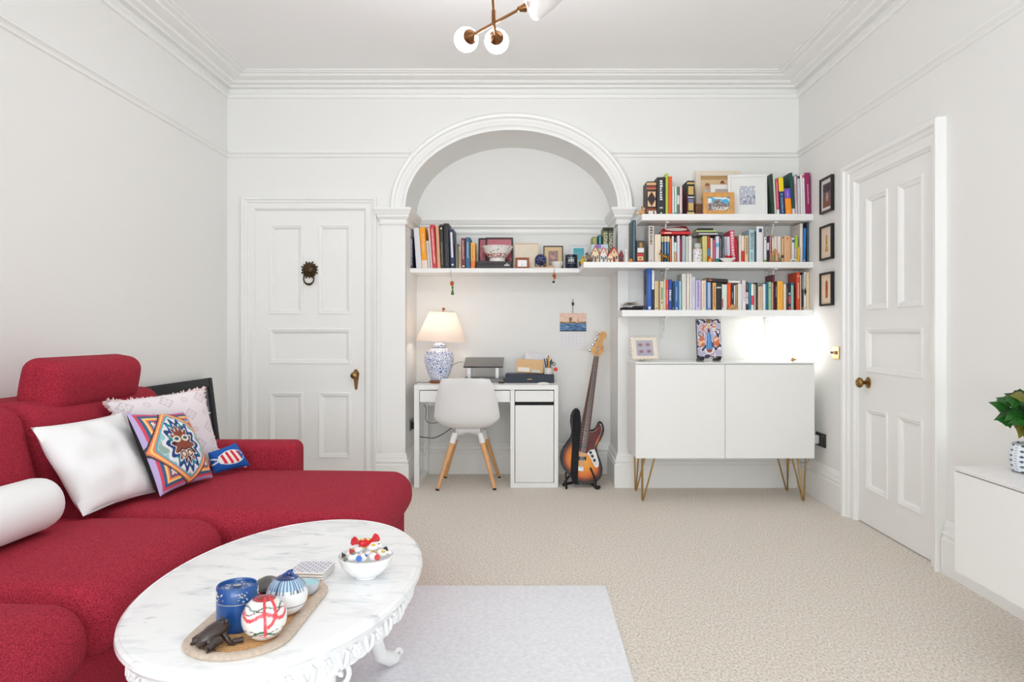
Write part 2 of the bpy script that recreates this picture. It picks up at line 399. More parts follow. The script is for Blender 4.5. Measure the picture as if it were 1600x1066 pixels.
# back door: knob on a tapered back plate
kp = px(556, 593, YB+.012)
b = MB(); z1, z2 = px(556, 577, YB).z, px(556, 610, YB).z
b.prism([(kp.x-.018, YB+.012, z1-.02), (kp.x-.008, YB+.012, z1-.004), (kp.x, YB+.012, z1), (kp.x+.012, YB+.012, z1-.004), (kp.x+.026, YB+.012, z1-.03), (kp.x+.022, YB+.012, z1-.06), (kp.x+.012, YB+.012, z2+.01), (kp.x+.002, YB+.012, z2), (kp.x-.006, YB+.012, z2+.01), (kp.x-.016, YB+.012, z1-.06)], (0, -.006, 0))
pl = part('handle_plate', b, BRASS, dr1, smooth=30, label='aged brass tapered plate')
Mk = Matrix.Translation((kp.x-.002, YB+.006, z1-.045)) @ Matrix.Rotation(PI/2, 4, 'X')
part('knob', MB().lathe([(.008,0),(.008,.022),(.014,.028),(.023,.036),(.026,.046),(.022,.056),(.01,.061),(.001,.062)], 20, M=Mk), BRASS, pl, smooth=40)
# lion-mask knocker
kc = px(484, 422, YB+.012); b = MB()
Mf = Matrix.Translation((kc.x, YB+.012, kc.z)) @ Matrix.Rotation(PI/2, 4, 'X')
b.lathe([(.052,0),(.05,.006),(.04,.012),(.03,.022),(.018,.03),(.001,.033)], 20, M=Mf)
for k in range(16):
    a = 2*PI*k/16; b.tube([Mf @ Vector((.034*math.cos(a), .034*math.sin(a), .012)), Mf @ Vector((.052*math.cos(a), .052*math.sin(a), .012)), Mf @ Vector(((.06+.008*(k % 2))*math.cos(a), (.06+.008*(k % 2))*math.sin(a), .004))], [.008, .008, .003], 6)
kn = part('knocker', b, DBRASS, dr1, smooth=40, label='dark bronze lion mask knocker')
for dx in (-.014, .014): part('eye', MB().ball((kc.x+dx, YB-.012, kc.z+.014), .006, 8, 6), DBRASS, kn, smooth=40)
part('knocker_ring', MB().tube([(kc.x+.037*math.sin(2*PI*k/28), YB-.012, kc.z-.068+.04*math.cos(2*PI*k/28)) for k in range(29)], [.0055+.003*max(0, math.cos(2*PI*(k-14)/28))**4 for k in range(29)], 8), DBRASS, kn, smooth=40)
# right door: turned knob with rose and a keyhole plate
kr = on_side(1357, 598, XR+.012)
Mr = Matrix.Translation((XR+.012, kr.y, kr.z)) @ Matrix.Rotation(-PI/2, 4, 'Y')
ro = part('rose', MB().lathe([(.033,0),(.033,.005),(.028,.01),(.014,.013)], 24, M=Mr), BRASS, dr2, smooth=40)
part('knob', MB().lathe([(.011,.01),(.011,.03),(.016,.036),(.026,.041),(.031,.05),(.03,.058),(.024,.066),(.017,.069),(.016,.066),(.001,.068)], 24, M=Mr), BRASS, ro, smooth=40)

# ------------------------------------------------------------------ rug
b = MB().rbox(-1.0, .333, .6, 3.22, .0, .013, r=.006, seg=2, div=8)
single('rug', b, RUGM, 'pale grey short-pile rug lying on the beige carpet under the marble table', 'rug', (-.33, 1.9, 0), smooth=40)

# ------------------------------------------------------------------ corner sofa
sofa = thing('corner_sofa', 'red woven corner sofa with chaise end and raised headrest beside the marble table', 'sofa', (-1.65, 2.3, 0))
def pillow_bulge(bz, bx=0.0, sag=0.0):
    def f(o, u):
        k = max(0, 1-u.x*u.x)*max(0, 1-u.y*u.y)
        o = o.copy()
        if u.z > 0: o.z += bz*(k**.6)*u.z
        o.x += bx*max(0, 1-u.y**4)*max(0, 1-u.z*u.z)*(1 if u.x > 0 else 0)
        return o
    return f
SX = -1.13
part('base', MB().rbox(-2.16, SX-.02, 1.0, 3.68, .05, .30, r=.03, seg=2, div=4), RED, sofa, smooth=50)
part('base', MB().rbox(-1.9, -.62, 2.70, 3.56, .05, .30, r=.03, seg=2, div=4), RED, sofa, smooth=50)
part('seat_cushion', MB().rbox(-1.82, -.585, 2.655, 3.57, .265, .462, r=.085, seg=5, div=10, bulge=pillow_bulge(.022, .02)), RED, sofa, smooth=60)
part('seat_cushion', MB().rbox(-1.82, SX+.01, 1.855, 2.66, .265, .462, r=.085, seg=5, div=10, bulge=pillow_bulge(.026, .025)), RED, sofa, smooth=60)
part('seat_cushion', MB().rbox(-1.82, SX+.02, 1.05, 1.85, .265, .462, r=.085, seg=5, div=10, bulge=pillow_bulge(.026, .025)), RED, sofa, smooth=60)
def back_shape(o, u):
    o = o.copy(); t = (u.z+1)/2
    if u.x > 0: o.x += .14*(1-t)**1.2+.02*max(0, 1-u.y**4)*math.sin(PI*t)
    return o
for y0, y1 in ((2.64, 3.585), (1.83, 2.63), (1.03, 1.82)):
    part('backrest', MB().rbox(-2.19, -1.83, y0, y1, .34, .875, r=.07, seg=4, div=8, bulge=back_shape), RED, sofa, smooth=60)
# headrest roll above the far backrest
Mh = Matrix.Translation((-1.905, 3.09, .945)) @ Matrix.Rotation(.18, 4, 'Y')
def head_b(o, u):
    o = o.copy(); o.x += .02*max(0, 1-u.y**4)*(1 if u.x > 0 else -1)*(1-u.z*u.z); return o
hr = part('headrest', MB().rbox(-.08, .08, -.315, .315, -.122, .09, r=.055, seg=5, div=8, bulge=head_b, M=Mh), RED, sofa, smooth=60)
for dy in (-.2, .2): part('headrest_post', MB().tube([(-1.99, 3.13+dy, .84), (-1.97, 3.13+dy, .9)], .009, 8), CHROME, hr)
part('armrest', MB().rbox(-2.16, -1.165, 3.575, 3.74, .12, .592, r=.045, seg=4, div=6), RED, sofa, smooth=60)
part('armrest', MB().rbox(-2.16, -1.14, .86, 1.035, .12, .592, r=.045, seg=4, div=6), RED, sofa, smooth=60)
for x, y in ((-.68, 2.76), (-.68, 3.5), (-2.1, 3.62), (-2.1, .95), (-1.22, .95), (-1.22, 2.55)):
    part('foot', MB().lathe([(.02,.0135 if y == 2.76 else 0),(.026,.06)], 12, (x, y, 0)), BLACK, sofa, smooth=40)
SZ = .476
# ------------------------------------------------------------------ cushions
def cushion(corners, T, front, back, n=26, conc=.05, wr=0.0, seed=0):
    TL, TR, BR, BL = [Vector(c) for c in corners]
    N = (TR-BL).cross(TL-BR).normalized()
    if N.dot(Vector((0, 0, EYE))-(TL+BR)/2) < 0: N = -N
    b = MB()
    for sg, cf in ((1, front), (-1, back)):
        def pt(u, v):
            a, c = 2*u-1, 2*v-1
            a2 = a*(1-conc*(1-c*c)); c2 = c*(1-conc*(1-a*a))
            uu, vv = (a2+1)/2, (c2+1)/2
            p = (BL*(1-uu)+BR*uu)*(1-vv)+(TL*(1-uu)+TR*uu)*vv
            t = T*(max(0, (1-a**4))*max(0, (1-c**4)))**.55*(1-.25*(a*a+c*c)/2)
            if wr: t += wr*noise.noise(Vector((u*5+seed, v*5, sg)))*min(1, 4*min(u, 1-u, v, 1-v)*2)
            return p+N*sg*t
        b.painted(pt, cf, n, n)
    return b
def mix(a, c, t): return tuple(a[i]*(1-t)+c[i]*t for i in range(3))
def plain(c): return lambda u, v: c
CUSHM = print_mat('cushion_print', 0.85, bump=0.15, bscale=500)
def cushion_thing(name, label, mb, loc, m=None, extra=None):
    t = thing(name, label, 'cushion', loc)
    part('cover', mb, m or CUSHM, t, smooth=70, weld=(m is not None))
    return t
# plain white square cushion
wc = [(-1.78, 2.572, .80), (-1.70, 3.0, .806), (-1.52, 2.926, .492), (-1.574, 2.54, .492)]
t = cushion_thing('square_cushion', 'plain white square cushion with zipped edge leaning on the red backrest', cushion(wc, .06, plain((238,238,240)), plain((238,238,240)), wr=.012), (-1.6, 2.8, SZ), LINEN)
part('zip', MB().tube([(-1.57, 2.56, .496), (-1.55, 2.74, .508), (-1.524, 2.91, .496)], .003, 5), mat('zip_tape', (200, 205, 208), .6), t)
# tiger print
def tiger(u, v):
    a, c = u-.5, v-.5
    d = min(u, 1-u, v, 1-v)
    s = (abs(a)**1.28+abs(c)**1.28)**(1/1.28)
    lil, red, teal, yel, ora, dark = (188,172,218), (214,72,92), (52,96,136), (250,204,128), (238,128,84), (56,58,72)
    if .44 < s < .52:
        k = (s-.44)/.08
        return (ora, yel, (236,140,90), dark)[min(3, int(k*4))]
    if s >= .52:
        for lim, cc in ((.028, lil), (.06, red), (.09, teal), (.115, yel), (.14, ora), (.16, teal)):
            if d < lim: return cc
        q = noise.noise(Vector((u*16, v*16, 1)))
        if q > .25: return (150,170,214)
        if q < -.3: return (212,52,110)
        return (236,228,214)
    if s > .415: return (92,172,190)
    q = noise.noise(Vector((u*11, v*11, 4)))
    a /= 1.32; c /= 1.32
    ex, ey = a/.20, (c-.0)/.27
    r = math.sqrt(ex*ex+ey*ey)+.12*math.sin(math.atan2(ey, ex)*14)
    if r > 1.18:
        for cx0, cy0 in ((0, .262), (0, -.262), (-.25, 0), (.25, 0)):
            if math.hypot(a-cx0, c-cy0) < .065: return (150,176,164) if math.sin(60*math.hypot(a-cx0, c-cy0)) > 0 else (176,196,186)
        return (150,200,208) if q > -.1 else (206,222,220)
    if r > .98: return (232,234,238)
    if r > .74: return (26,62,126) if q > -.22 else (24,140,160)
    if r > .66: return (234,232,230)
    # the face: brown with white cheeks, dark stripes and teal eyes
    for sx in (-1, 1):
        if math.hypot((a-sx*.062)/1.0, (c-.065)/.55) < .03: return (24,92,104)
        if math.hypot((a-sx*.062)/1.1, (c-.062)/.7) < .05: return (232,222,206)
        if math.hypot(a-sx*.045, c+.1) < .045: return (226,214,198) if math.sin(150*math.hypot(a-sx*.045, c+.1)) > -.4 else (110,60,48)
    if math.hypot(a/1.1, (c+.085)/.6) < .035: return (236,226,214)
    if abs(a) < .04 and c > -.05: return (136,66,48)
    k = math.sin(52*c+30*abs(a))
    return (138,72,54) if k > -.35 else (70,38,40)
tg = [(-1.60, 2.856, .819), (-1.57, 3.26, .781), (-1.417, 3.22, .492), (-1.461, 2.847, .492)]
cushion_thing('printed_cushion', 'square cushion printed with a brown tiger face, blue flames and rainbow border stripes', cushion(tg, .055, tiger, plain((18,17,20)), n=150, conc=.07), (-1.48, 3.1, SZ))
# pale pink diamond-pattern cushion with a fluffy fringe
def dots(u, v):
    gu, gv = u*5.0, v*5.0
    iu, iv = math.floor(gu), math.floor(gv); fu, fv = gu-iu-.5, gv-iv-.5
    base_ = (232,224,228)
    if (iu+iv) % 2 == 0:
        if abs(fu)+abs(fv) < .42:
            r = math.hypot(fu, fv); a = math.atan2(fv, fu)
            return (232,224,228) if r < .10+.16*abs(math.cos(2*a)) else (206,192,199)
    elif math.hypot(fu, fv) < .2 and math.hypot(fu, fv) > .1: return (218,206,212)
    return base_
pk = [(-1.79, 3.04, .846), (-1.60, 3.52, .862), (-1.50, 3.505, .50), (-1.66, 3.15, .50)]
pc = cushion_thing('fringed_cushion', 'pale pink cushion with faint diamond pattern and fluffy fringe in the sofa corner', cushion(pk, .05, dots, plain((226,210,212)), n=70, conc=.03), (-1.66, 3.3, SZ))
b = MB(); PK = [Vector(p) for p in pk]
edges = [(PK[3], PK[0]), (PK[0], PK[1]), (PK[1], PK[2])]
cen = sum(PK, Vector())/4
for A, B in edges:
    nn = int((B-A).length/.0045)
    for k in range(nn):
        t_ = (k+R.random())/nn; p = A.lerp(B, t_); p = p+(cen-p).normalized()*.03*(4*t_*(1-t_))
        out = (p-cen).normalized()+Vector((R.uniform(-.6,.6), R.uniform(-.6,.6), R.uniform(-.6,.6)))
        for q in range(3):
            o2 = out+Vector((R.uniform(-.5,.5), R.uniform(-.5,.5), R.uniform(-.5,.5)))
            b.tube([p, p+o2*.008+Vector((0,0,.001)), p+o2*.014], [.0042, .0036, .0012], 4)
part('fringe', b, mat('pink_fringe', (228,206,204), .95), pc, kind='stuff', label='fluffy dusty pink fringe')
# blue lumbar cushion with a striped fish
def fish(u, v):
    blue = (10,84,168); x, y = u, v-.52
    if .14 < x < .95:
        k = (x-.14)/.81; half = .05+.27*math.sin(PI*min(1, k*.82+.12))**.9
        if k > .8: half *= math.sqrt(max(0, 1-((k-.8)/.2)**2))
        if abs(y) < half:
            if abs(y) > half-.035: return (214,228,240)
            if k > .8: return (236,240,244) if math.hypot((x-.88)*1.6, y-.06) < .035 else (14,92,176)
            return (214,36,58) if int((k+.06*math.sin(3*y))*9.2) % 2 == 1 else (238,236,230)
    if x <= .14 and abs(y) < .06+.8*(.14-x) and abs(y) > .8*(.14-x)-.02: return (214,228,240)
    return blue
fs = [(-1.475, 3.30, .588), (-1.413, 3.46, .610), (-1.355, 3.487, .496), (-1.45, 3.30, .493)]
fc = cushion_thing('fish_cushion', 'small blue knitted cushion with a red and white striped fish by the armrest', cushion(fs, .028, fish, plain((10,84,168)), n=70, conc=.04), (-1.4, 3.42, SZ))
part('care_label', MB().box(-1.376, -1.364, 3.460, 3.464, .4935, .506), PAPER, fc)
# bolster
bp0, bp1 = Vector((-1.607, 2.395, .492+.088)), Vector((-1.632, 1.83, .492+.088))
bt = thing('bolster_cushion', 'white round bolster cushion lying on the red seat', 'cushion', (-1.65, 2.25, SZ))
ax = (bp1-bp0)
prof = [(0,.045),(.012,.066),(.035,.08),(.09,.086),(.5,.088),(.91,.086),(.965,.08),(.988,.066),(1,.045)]
part('cover', MB().tube([bp0+ax*s_ for s_, r in prof], [r for s_, r in prof], 28), LINEN, bt, smooth=70)
part('button', MB().ball(bp0+ax*-.004, .012, 10, 6), LINEN, bt, smooth=60)

# framed picture leaning on the left wall behind the sofa
fr = thing('large_picture_frame', 'large black moulded picture frame leaning on the wall behind the sofa arm', 'picture frame', (-2.07, 4.53, 0), (0, 0, 0))
Ml = Matrix.Translation((-2.085, 4.53, 0.0)) @ Matrix.Rotation(-.125, 4, 'Y')
fw, fh, ft = .42, .835, .022
def bar(y0, y1, z0, z1): return [MB().rbox(-ft, ft*.2, y0, y1, z0, z1, r=.008, seg=2, M=Ml)]
b = MB()
for q in ((-fw, -fw+.06, 0, fh), (fw-.06, fw, 0, fh), (-fw+.06, fw-.06, 0, .06), (-fw+.06, fw-.06, fh-.06, fh)): b.rbox(-ft, ft*.3, q[0], q[1], q[2], q[3], r=.008, seg=2, M=Ml)
part('frame', b, mat('black_moulding', (14,16,22), .6, bump=.35, bscale=120), fr, smooth=40)
part('backing', MB().box(-ft, -.012, -fw+.05, fw-.05, .05, fh-.05, M=Ml), PAPER, fr)
part('glass', MB().box(-.011, -.008, -fw+.055, fw-.055, .055, fh-.055, M=Ml), mat('dark_print_glass', (96,102,110), .3), fr)

# ------------------------------------------------------------------ oval marble coffee table
TX, TY, TZ, TA, TB = -.676, 2.035, .46, .3594, .6007
tab = thing('coffee_table', 'oval white marble coffee table with carved white apron in front of the sofa', 'table', (TX, TY, 0))
def oval(o, z, n=96): return [Vector((TX+(TA+o)*math.cos(2*PI*k/n), TY+(TB+o)*math.sin(2*PI*k/n), z)) for k in range(n)]
b = MB(); b.loft([oval(-.02, TZ-.026), oval(-.006, TZ-.024), oval(0, TZ-.016), oval(-.002, TZ-.006), oval(-.01, TZ-.0005), oval(-.013, TZ-.0025), oval(-.018, TZ-.0008), oval(-.024, TZ), oval(-.2, TZ)], close_ring=True, cap=True)
part('marble_top', b, MARBLE, tab, smooth=40)
CARV = mat('white_carved_paint', (242,242,243), .5, bump=.12, bscale=140)
n = 240; rings = []
def scal(k): return .012*abs(math.sin(26*PI*k/n))+.006*abs(math.sin(52*PI*k/n))
b = MB()
def apr(o, zf): return [Vector((TX+(TA+o)*math.cos(2*PI*k/n), TY+(TB+o)*math.sin(2*PI*k/n), zf(k))) for k in range(n)]
b.loft([apr(-.022, lambda k: TZ-.026), apr(-.022, lambda k: TZ-.04), apr(-.034, lambda k: TZ-.046), apr(-.034, lambda k: TZ-.082-scal(k)), apr(-.05, lambda k: TZ-.082-scal(k)), apr(-.05, lambda k: TZ-.026)], close_ring=True)
ap = part('apron', b, CARV, tab, smooth=30)
def on_apron(th, o): return Vector((TX+(TA+o)*math.cos(th), TY+(TB+o)*math.sin(th), 0))
arc = []
th = 0
while th < 2*PI:
    arc.append(th); th += .052/math.hypot(TA*math.sin(th), TB*math.cos(th))
for k, th in enumerate(arc):                       # carved rosettes and leaves in a row round the apron
    p = on_apron(th, -.032); nrm = Vector((math.cos(th)/TA, math.sin(th)/TB, 0)).normalized(); tan = Vector((-nrm.y, nrm.x, 0))
    b = MB()
    if k % 2 == 0:
        for q in range(6):
            a = 2*PI*q/6; c = p+tan*.011*math.cos(a)+Vector((0,0,TZ-.066+.011*math.sin(a)))
            b.ball(c+nrm*.002, .0068, 8, 5)
        b.ball(p+nrm*.005+Vector((0,0,TZ-.066)), .006, 8, 5)
    else:
        for sx in (-1, 1):
            b.tube([p+Vector((0,0,TZ-.092)), p+tan*sx*.01+nrm*.004+Vector((0,0,TZ-.078)), p+tan*sx*.017+nrm*.003+Vector((0,0,TZ-.058)), p+tan*sx*.01+Vector((0,0,TZ-.05))], [.003, .007, .006, .003], 6)
    part('carving', b, CARV, ap, smooth=60)
for sx in (-1, 1):
    for sy in (-1, 1):
        th = math.atan2(sy*.8, sx*.75); p = on_apron(th, -.095); d = Vector((math.cos(th)*.8, math.sin(th), 0)).normalized()
        b = MB()
        b.tube([p+Vector((0,0,TZ-.05)), p+d*.012+Vector((0,0,.36)), p+d*.018+Vector((0,0,.31)), p+d*-.01+Vector((0,0,.22)), p+d*-.03+Vector((0,0,.13)), p+d*-.01+Vector((0,0,.07)), p+d*.035+Vector((0,0,.042)), p+d*.06+Vector((0,0,.036))], [.034, .04, .038, .03, .024, .024, .026, .018], 12)
        lg = part('leg', b, CARV, tab, smooth=60)
        lx = Vector((-d.y, d.x, 0))
        for s2 in (-1, 1):
            sp = MB(); c = p+d*.03+lx*s2*.04+Vector((0,0,.345)); pts = []
            for k in range(22):
                a = k*.42; rr = .006+.0014*k; pts.append(c+lx*s2*rr*math.cos(a)+Vector((0,0,rr*math.sin(a))))
            sp.tube(pts, .007, 6); part('scroll', sp, CARV, lg, smooth=60)
        ft_ = MB(); c = p+d*.066+Vector((0,0,.044)); ft_.tube([c+d*.02*math.cos(k*.5)*(1-k/16)+Vector((0,0,.02*math.sin(k*.5)*(1-k/16))) for k in range(14)], .009, 6)
        part('scroll_foot', ft_, CARV, lg, smooth=60)

# ------------------------------------------------------------------ things on the coffee table
WIC = mat('washed_wicker', (206,188,172), .8, bump=.5, bscale=420, var=.12, vscale=90)
RAT = mat('rattan_weave', (228,182,128), .7, bump=.4, bscale=600, var=.1, vscale=160)
tx0, ty0, thl, tr_ = -.645, 1.735, .131, .116
def stad(o, z, n=24):
    P = []
    for k in range(n+1): a = PI*k/n; P.append(Vector((tx0+(tr_+o)*math.cos(a), ty0+thl+(tr_+o)*math.sin(a), z)))
    for k in range(n+1): a = PI+PI*k/n; P.append(Vector((tx0+(tr_+o)*math.cos(a), ty0-thl+(tr_+o)*math.sin(a), z)))
    return P
ty = thing('oval_tray', 'long oval rattan tray with washed wicker rim lying on the marble table', 'tray', (tx0, ty0, TZ))
part('rim', MB().loft([stad(-.002, TZ+.0005), stad(.001, TZ+.006), stad(-.004, TZ+.011), stad(-.02, TZ+.012), stad(-.03, TZ+.008), stad(-.03, TZ+.0005)], close_ring=True, close_loft=True), WIC, ty, smooth=60)
part('base', MB().loft([stad(-.029, TZ+.0005), stad(-.029, TZ+.004)], close_ring=True, cap=True), RAT, ty)
wv = MB()                                           # woven cane strands
x = tx0-.085
for k in range(22):
    xx = tx0-.084+k*.008; half = thl+math.sqrt(max(0, .086**2-(xx-tx0)**2))-.004
    wv.box(xx-.0016, xx+.0016, ty0-half, ty0+half, TZ+.004, TZ+.0056)
for k in range(42):
    yy = ty0-.205+k*.01; over = max(0, abs(yy-ty0)-thl); half = math.sqrt(max(0, .086**2-over**2))-.004
    if half > .01: wv.box(tx0-half, tx0+half, yy-.0019, yy+.0019, TZ+.0045, TZ+.0066)
part('weave', wv, RAT, ty, kind='stuff')
TT = TZ+.0068
# blue tea tin
c = Vector((-.672, 1.653, TT)); r0 = .0445; hgt = .098
tin = thing('tea_tin', 'round blue tin with silver blossom band and recessed lid on the rattan tray', 'tin', c)
BLU = mat('blue_enamel', (22,78,146), .35, coat=.3); SIL = mat('silver_blossom', (206,206,200), .35, .6)
part('body', MB().lathe([(r0-.002,0),(r0,.002),(r0,.062),(r0-.0006,.0625)], 36, c), BLU, tin, smooth=40)
part('band', MB().lathe([(r0+.0004,.0625),(r0+.0004,.064)], 36, c), SIL, tin, smooth=40)
ld = part('lid', MB().lathe([(r0,.0645),(r0,hgt-.003),(r0-.002,hgt),(r0-.004,hgt-.001),(r0-.005,hgt-.006),(.001,hgt-.006)], 36, c), BLU, tin, smooth=40)
b = MB()
for k in range(130):
    a = R.uniform(0, 2*PI); z = .069+R.uniform(0, .02)
    if math.sin(5*a) < -.1: continue
    p = c+Vector((r0*math.cos(a), r0*math.sin(a), z)); s_ = R.uniform(.0012, .0028)
    b.ball(p, s_, 6, 4, scale=(1,1,1))
for k in range(26):
    a = R.uniform(0, 2*PI); rr = R.uniform(.012, .034); b.ball(c+Vector((rr*math.cos(a), rr*math.sin(a), hgt-.0062)), .0019, 6, 4, scale=(1.4,1.4,.35))
part('blossom_print', b, SIL, ld, kind='stuff', label='silver blossom decoration')
part('lid_knob', MB().lathe([(.008,hgt-.0062),(.009,hgt-.003),(.006,hgt-.002),(.001,hgt-.0035)], 16, c), CHROME, ld, smooth=40)
# black lacquer jar behind the tin
c = Vector((-.652, 1.795, TT))
bj = thing('lacquer_jar', 'small rounded black lacquer jar with painted flowers behind the blue tin', 'jar', c)
part('body', MB().lathe([(.02,0),(.03,.008),(.035,.024),(.033,.038)], 24, c), mat('black_lacquer', (20,20,22), .2, coat=.4), bj, smooth=50)
part('lid', MB().lathe([(.0345,.039),(.034,.046),(.026,.058),(.012,.065),(.001,.067)], 24, c), mat('grey_lacquer', (84,84,82), .3, coat=.3), bj, smooth=50)
b = MB()
for k in range(12):
    a = -2.6+k*.2; b.ball(c+Vector((.0345*math.cos(a), .0345*math.sin(a), .03+.006*math.sin(k*2.1))), .003, 6, 4)
part('flower_print', b, mat('flower_red', (190,60,70), .5), bj, kind='stuff')
# two painted glass baubles with ribbons
def ball1(a, z):
    zz = z
    if zz > .86: return (142,26,36)
    for z0, am, fr_, ph, th_, cc in ((.30,.13,4,0.0,.085,(226,92,100)), (.62,.06,5,1.0,.028,(40,100,86)), (.46,.08,5,2.6,.026,(120,50,66)), (-.48,.12,4,.6,.045,(28,112,80)), (-.62,.10,4,2.0,.024,(212,110,110)), (-.40,.1,4,3.4,.02,(70,60,60))):
        if abs(zz-z0-am*math.sin(fr_*a+ph)) < th_: return cc
    return (240,236,232)
def ball2(a, z):
    if z > .84: return (20,40,92)
    s_ = math.sin(34*a)
    if z > .42: return (34,66,112) if s_ > .35 else (178,208,234)
    if z > .26: return (58,74,96) if s_ > .2 and math.sin(17*a) > -.6 else (228,236,244)
    if -.42 < z < -.36: return (92,106,124)
    return (240,240,242)
CER = print_mat('painted_ceramic', .18, coat=.5)
def bauble(name, label, c, r, fn, rc, ribbon):
    t = thing(name, label, 'ornament', (c[0], c[1], TT))
    b = MB(); b.ball((c[0], c[1], TT+r*.985), r, 96, 56, cfn=fn)
    part('globe', b, CER, t, smooth=80)
    part('cap', MB().lathe([(r*.5, r*1.835),(r*.42, r*1.9),(.001, r*1.915)], 20, (c[0], c[1], TT)), rc, t, smooth=50)
    for pts in ribbon:
        rb = MB(); P = [Vector((c[0]+q[0]*r, c[1]+q[1]*r, TT+q[2]*r)) for q in pts]; rings = []
        for i, p in enumerate(P):
            tt = (P[min(i+1, len(P)-1)]-P[max(i-1, 0)]).normalized(); sd = tt.cross(Vector((.3,-1,.2))).normalized()*.0028
            nn = tt.cross(sd).normalized()*.0006; rings.append([p-sd-nn, p+sd-nn, p+sd+nn, p-sd+nn])
        rb.loft(rings, close_ring=True, cap=True); part('ribbon', rb, rc, t, smooth=50)
RRB = mat('red_ribbon', (214,58,66), .4, coat=.2); BRB = mat('blue_ribbon', (28,66,140), .4, coat=.2)
bauble('glass_bauble', 'white bauble with wavy red and green lines and red ribbon on the tray', (-.586, 1.588), .0478, ball1, RRB,
    [[(.05,0,1.93),(.15,-.3,1.96),(.22,-.6,1.82),(.32,-.86,1.5),(.4,-1.0,1.1),(.42,-1.03,.75),(.4,-.98,.5)], [(.1,0,1.93),(.4,-.25,1.93),(.66,-.5,1.68),(.78,-.68,1.3),(.66,-.84,1.0),(.5,-.97,.85)]])
bauble('glass_bauble', 'white bauble with blue radiating stripes round its dark neck on the tray', (-.583, 1.727), .0478, ball2, BRB,
    [[(-.1,.1,1.93),(.05,.05,2.12),(.25,0,2.05),(.42,-.1,1.9),(.55,-.2,1.72)], [(.1,.2,1.93),(.2,.2,2.16),(.05,.1,2.1),(-.2,-.1,1.95)]])
# small glass bowl with turquoise top
c = Vector((-.577, 1.862, TT))
t = thing('glass_dish', 'small clear dish with turquoise top on the tray beside the coasters', 'dish', c)
part('bowl', MB().lathe([(.015,0),(.022,.002),(.029,.016),(.031,.03),(.029,.0305),(.026,.018),(.001,.006)], 28, c), mat('blue_grey_glass', (196,206,216), .12, coat=.4), t, smooth=50)
part('contents', MB().lathe([(.0275,.022),(.0275,.028),(.001,.0285)], 28, c), mat('turquoise_wax', (166,216,222), .4), t, smooth=40)
# carved frog
c = Vector((-.682, 1.548, TT)); FR = mat('dark_carved_wood', (52,38,34), .28, bump=.35, bscale=160, coat=.3)
fg = thing('carved_frog', 'dark polished wooden frog figurine beside the blue tin on the tray', 'figurine', c, (0,0,.9))
b = MB(); b.tube([(-.034,0,.012),(-.02,0,.02),(.0,0,.027),(.016,0,.034),(.028,0,.035),(.036,0,.031)], [.006,.016,.02,.018,.015,.006], 14)
part('body', b, FR, fg, smooth=60, local=True)
for sy in (-1, 1):
    part('hind_leg', MB().tube([(-.012,sy*.012,.016),(-.002,sy*.027,.02),(-.026,sy*.03,.012),(-.03,sy*.03,.006),(-.012,sy*.036,.004)], [.011,.011,.008,.005,.004], 8), FR, fg, smooth=60, local=True)
    part('front_leg', MB().tube([(.018,sy*.012,.024),(.022,sy*.024,.012),(.026,sy*.025,.005),(.034,sy*.03,.003)], [.007,.006,.005,.004], 8), FR, fg, smooth=60, local=True)
    part('eye', MB().ball((.026,sy*.009,.048), .005, 8, 6), FR, fg, smooth=60, local=True)
part('croak_stick', MB().tube([(.03,-.028,.008),(.05,-.036,.008)], .006, 10), FR, fg, smooth=60, local=True)
# coasters
def coast(u, v):
    gu, gv = u*9, v*9; fu, fv = gu-math.floor(gu)-.5, gv-math.floor(gv)-.5
    k = (math.floor(gu)+math.floor(gv)) % 2
    if min(u, 1-u, v, 1-v) < .04: return (238,236,236)
    return ((70,66,104) if math.hypot(fu, fv) < .3 else (234,232,238)) if k else ((120,112,160) if abs(abs(fu)-.25)+abs(abs(fv)-.25) < .16 else (238,236,240))
cc = Vector((-.612, 2.012, TZ)); a0 = -.06
LBL = ['topmost coaster of the stack, navy and lilac tile pattern, beside the candy bowl', 'second coaster from the top of the patterned stack on the marble table', 'third coaster from the top of the patterned stack on the marble table', 'lowest coaster of the patterned stack, resting on the marble table']
for k in range(4):
    z = TZ+.0068*(3-k)
    t = thing('coaster', LBL[k], 'coaster', (cc.x+R.uniform(-.0015,.0015), cc.y+R.uniform(-.0015,.0015), z), (0,0,a0+R.uniform(-.02,.02)), 'stacked coasters')
    part('tile', MB().rbox(-.05,.05,-.05,.05,.0012,.0062,r=.002,seg=2), mat('white_tile', (240,239,238), .3), t, local=True)
    part('cork_base', MB().box(-.048,.048,-.048,.048,0,.0014), mat('cork', (168,120,92), .9), t, local=True)
    if k == 0: part('tile_print', MB().painted(lambda u, v: Vector((-.048+.096*u, -.048+.096*v, .00645)), coast, 72, 72), print_mat('tile_print', .3), t, local=True)
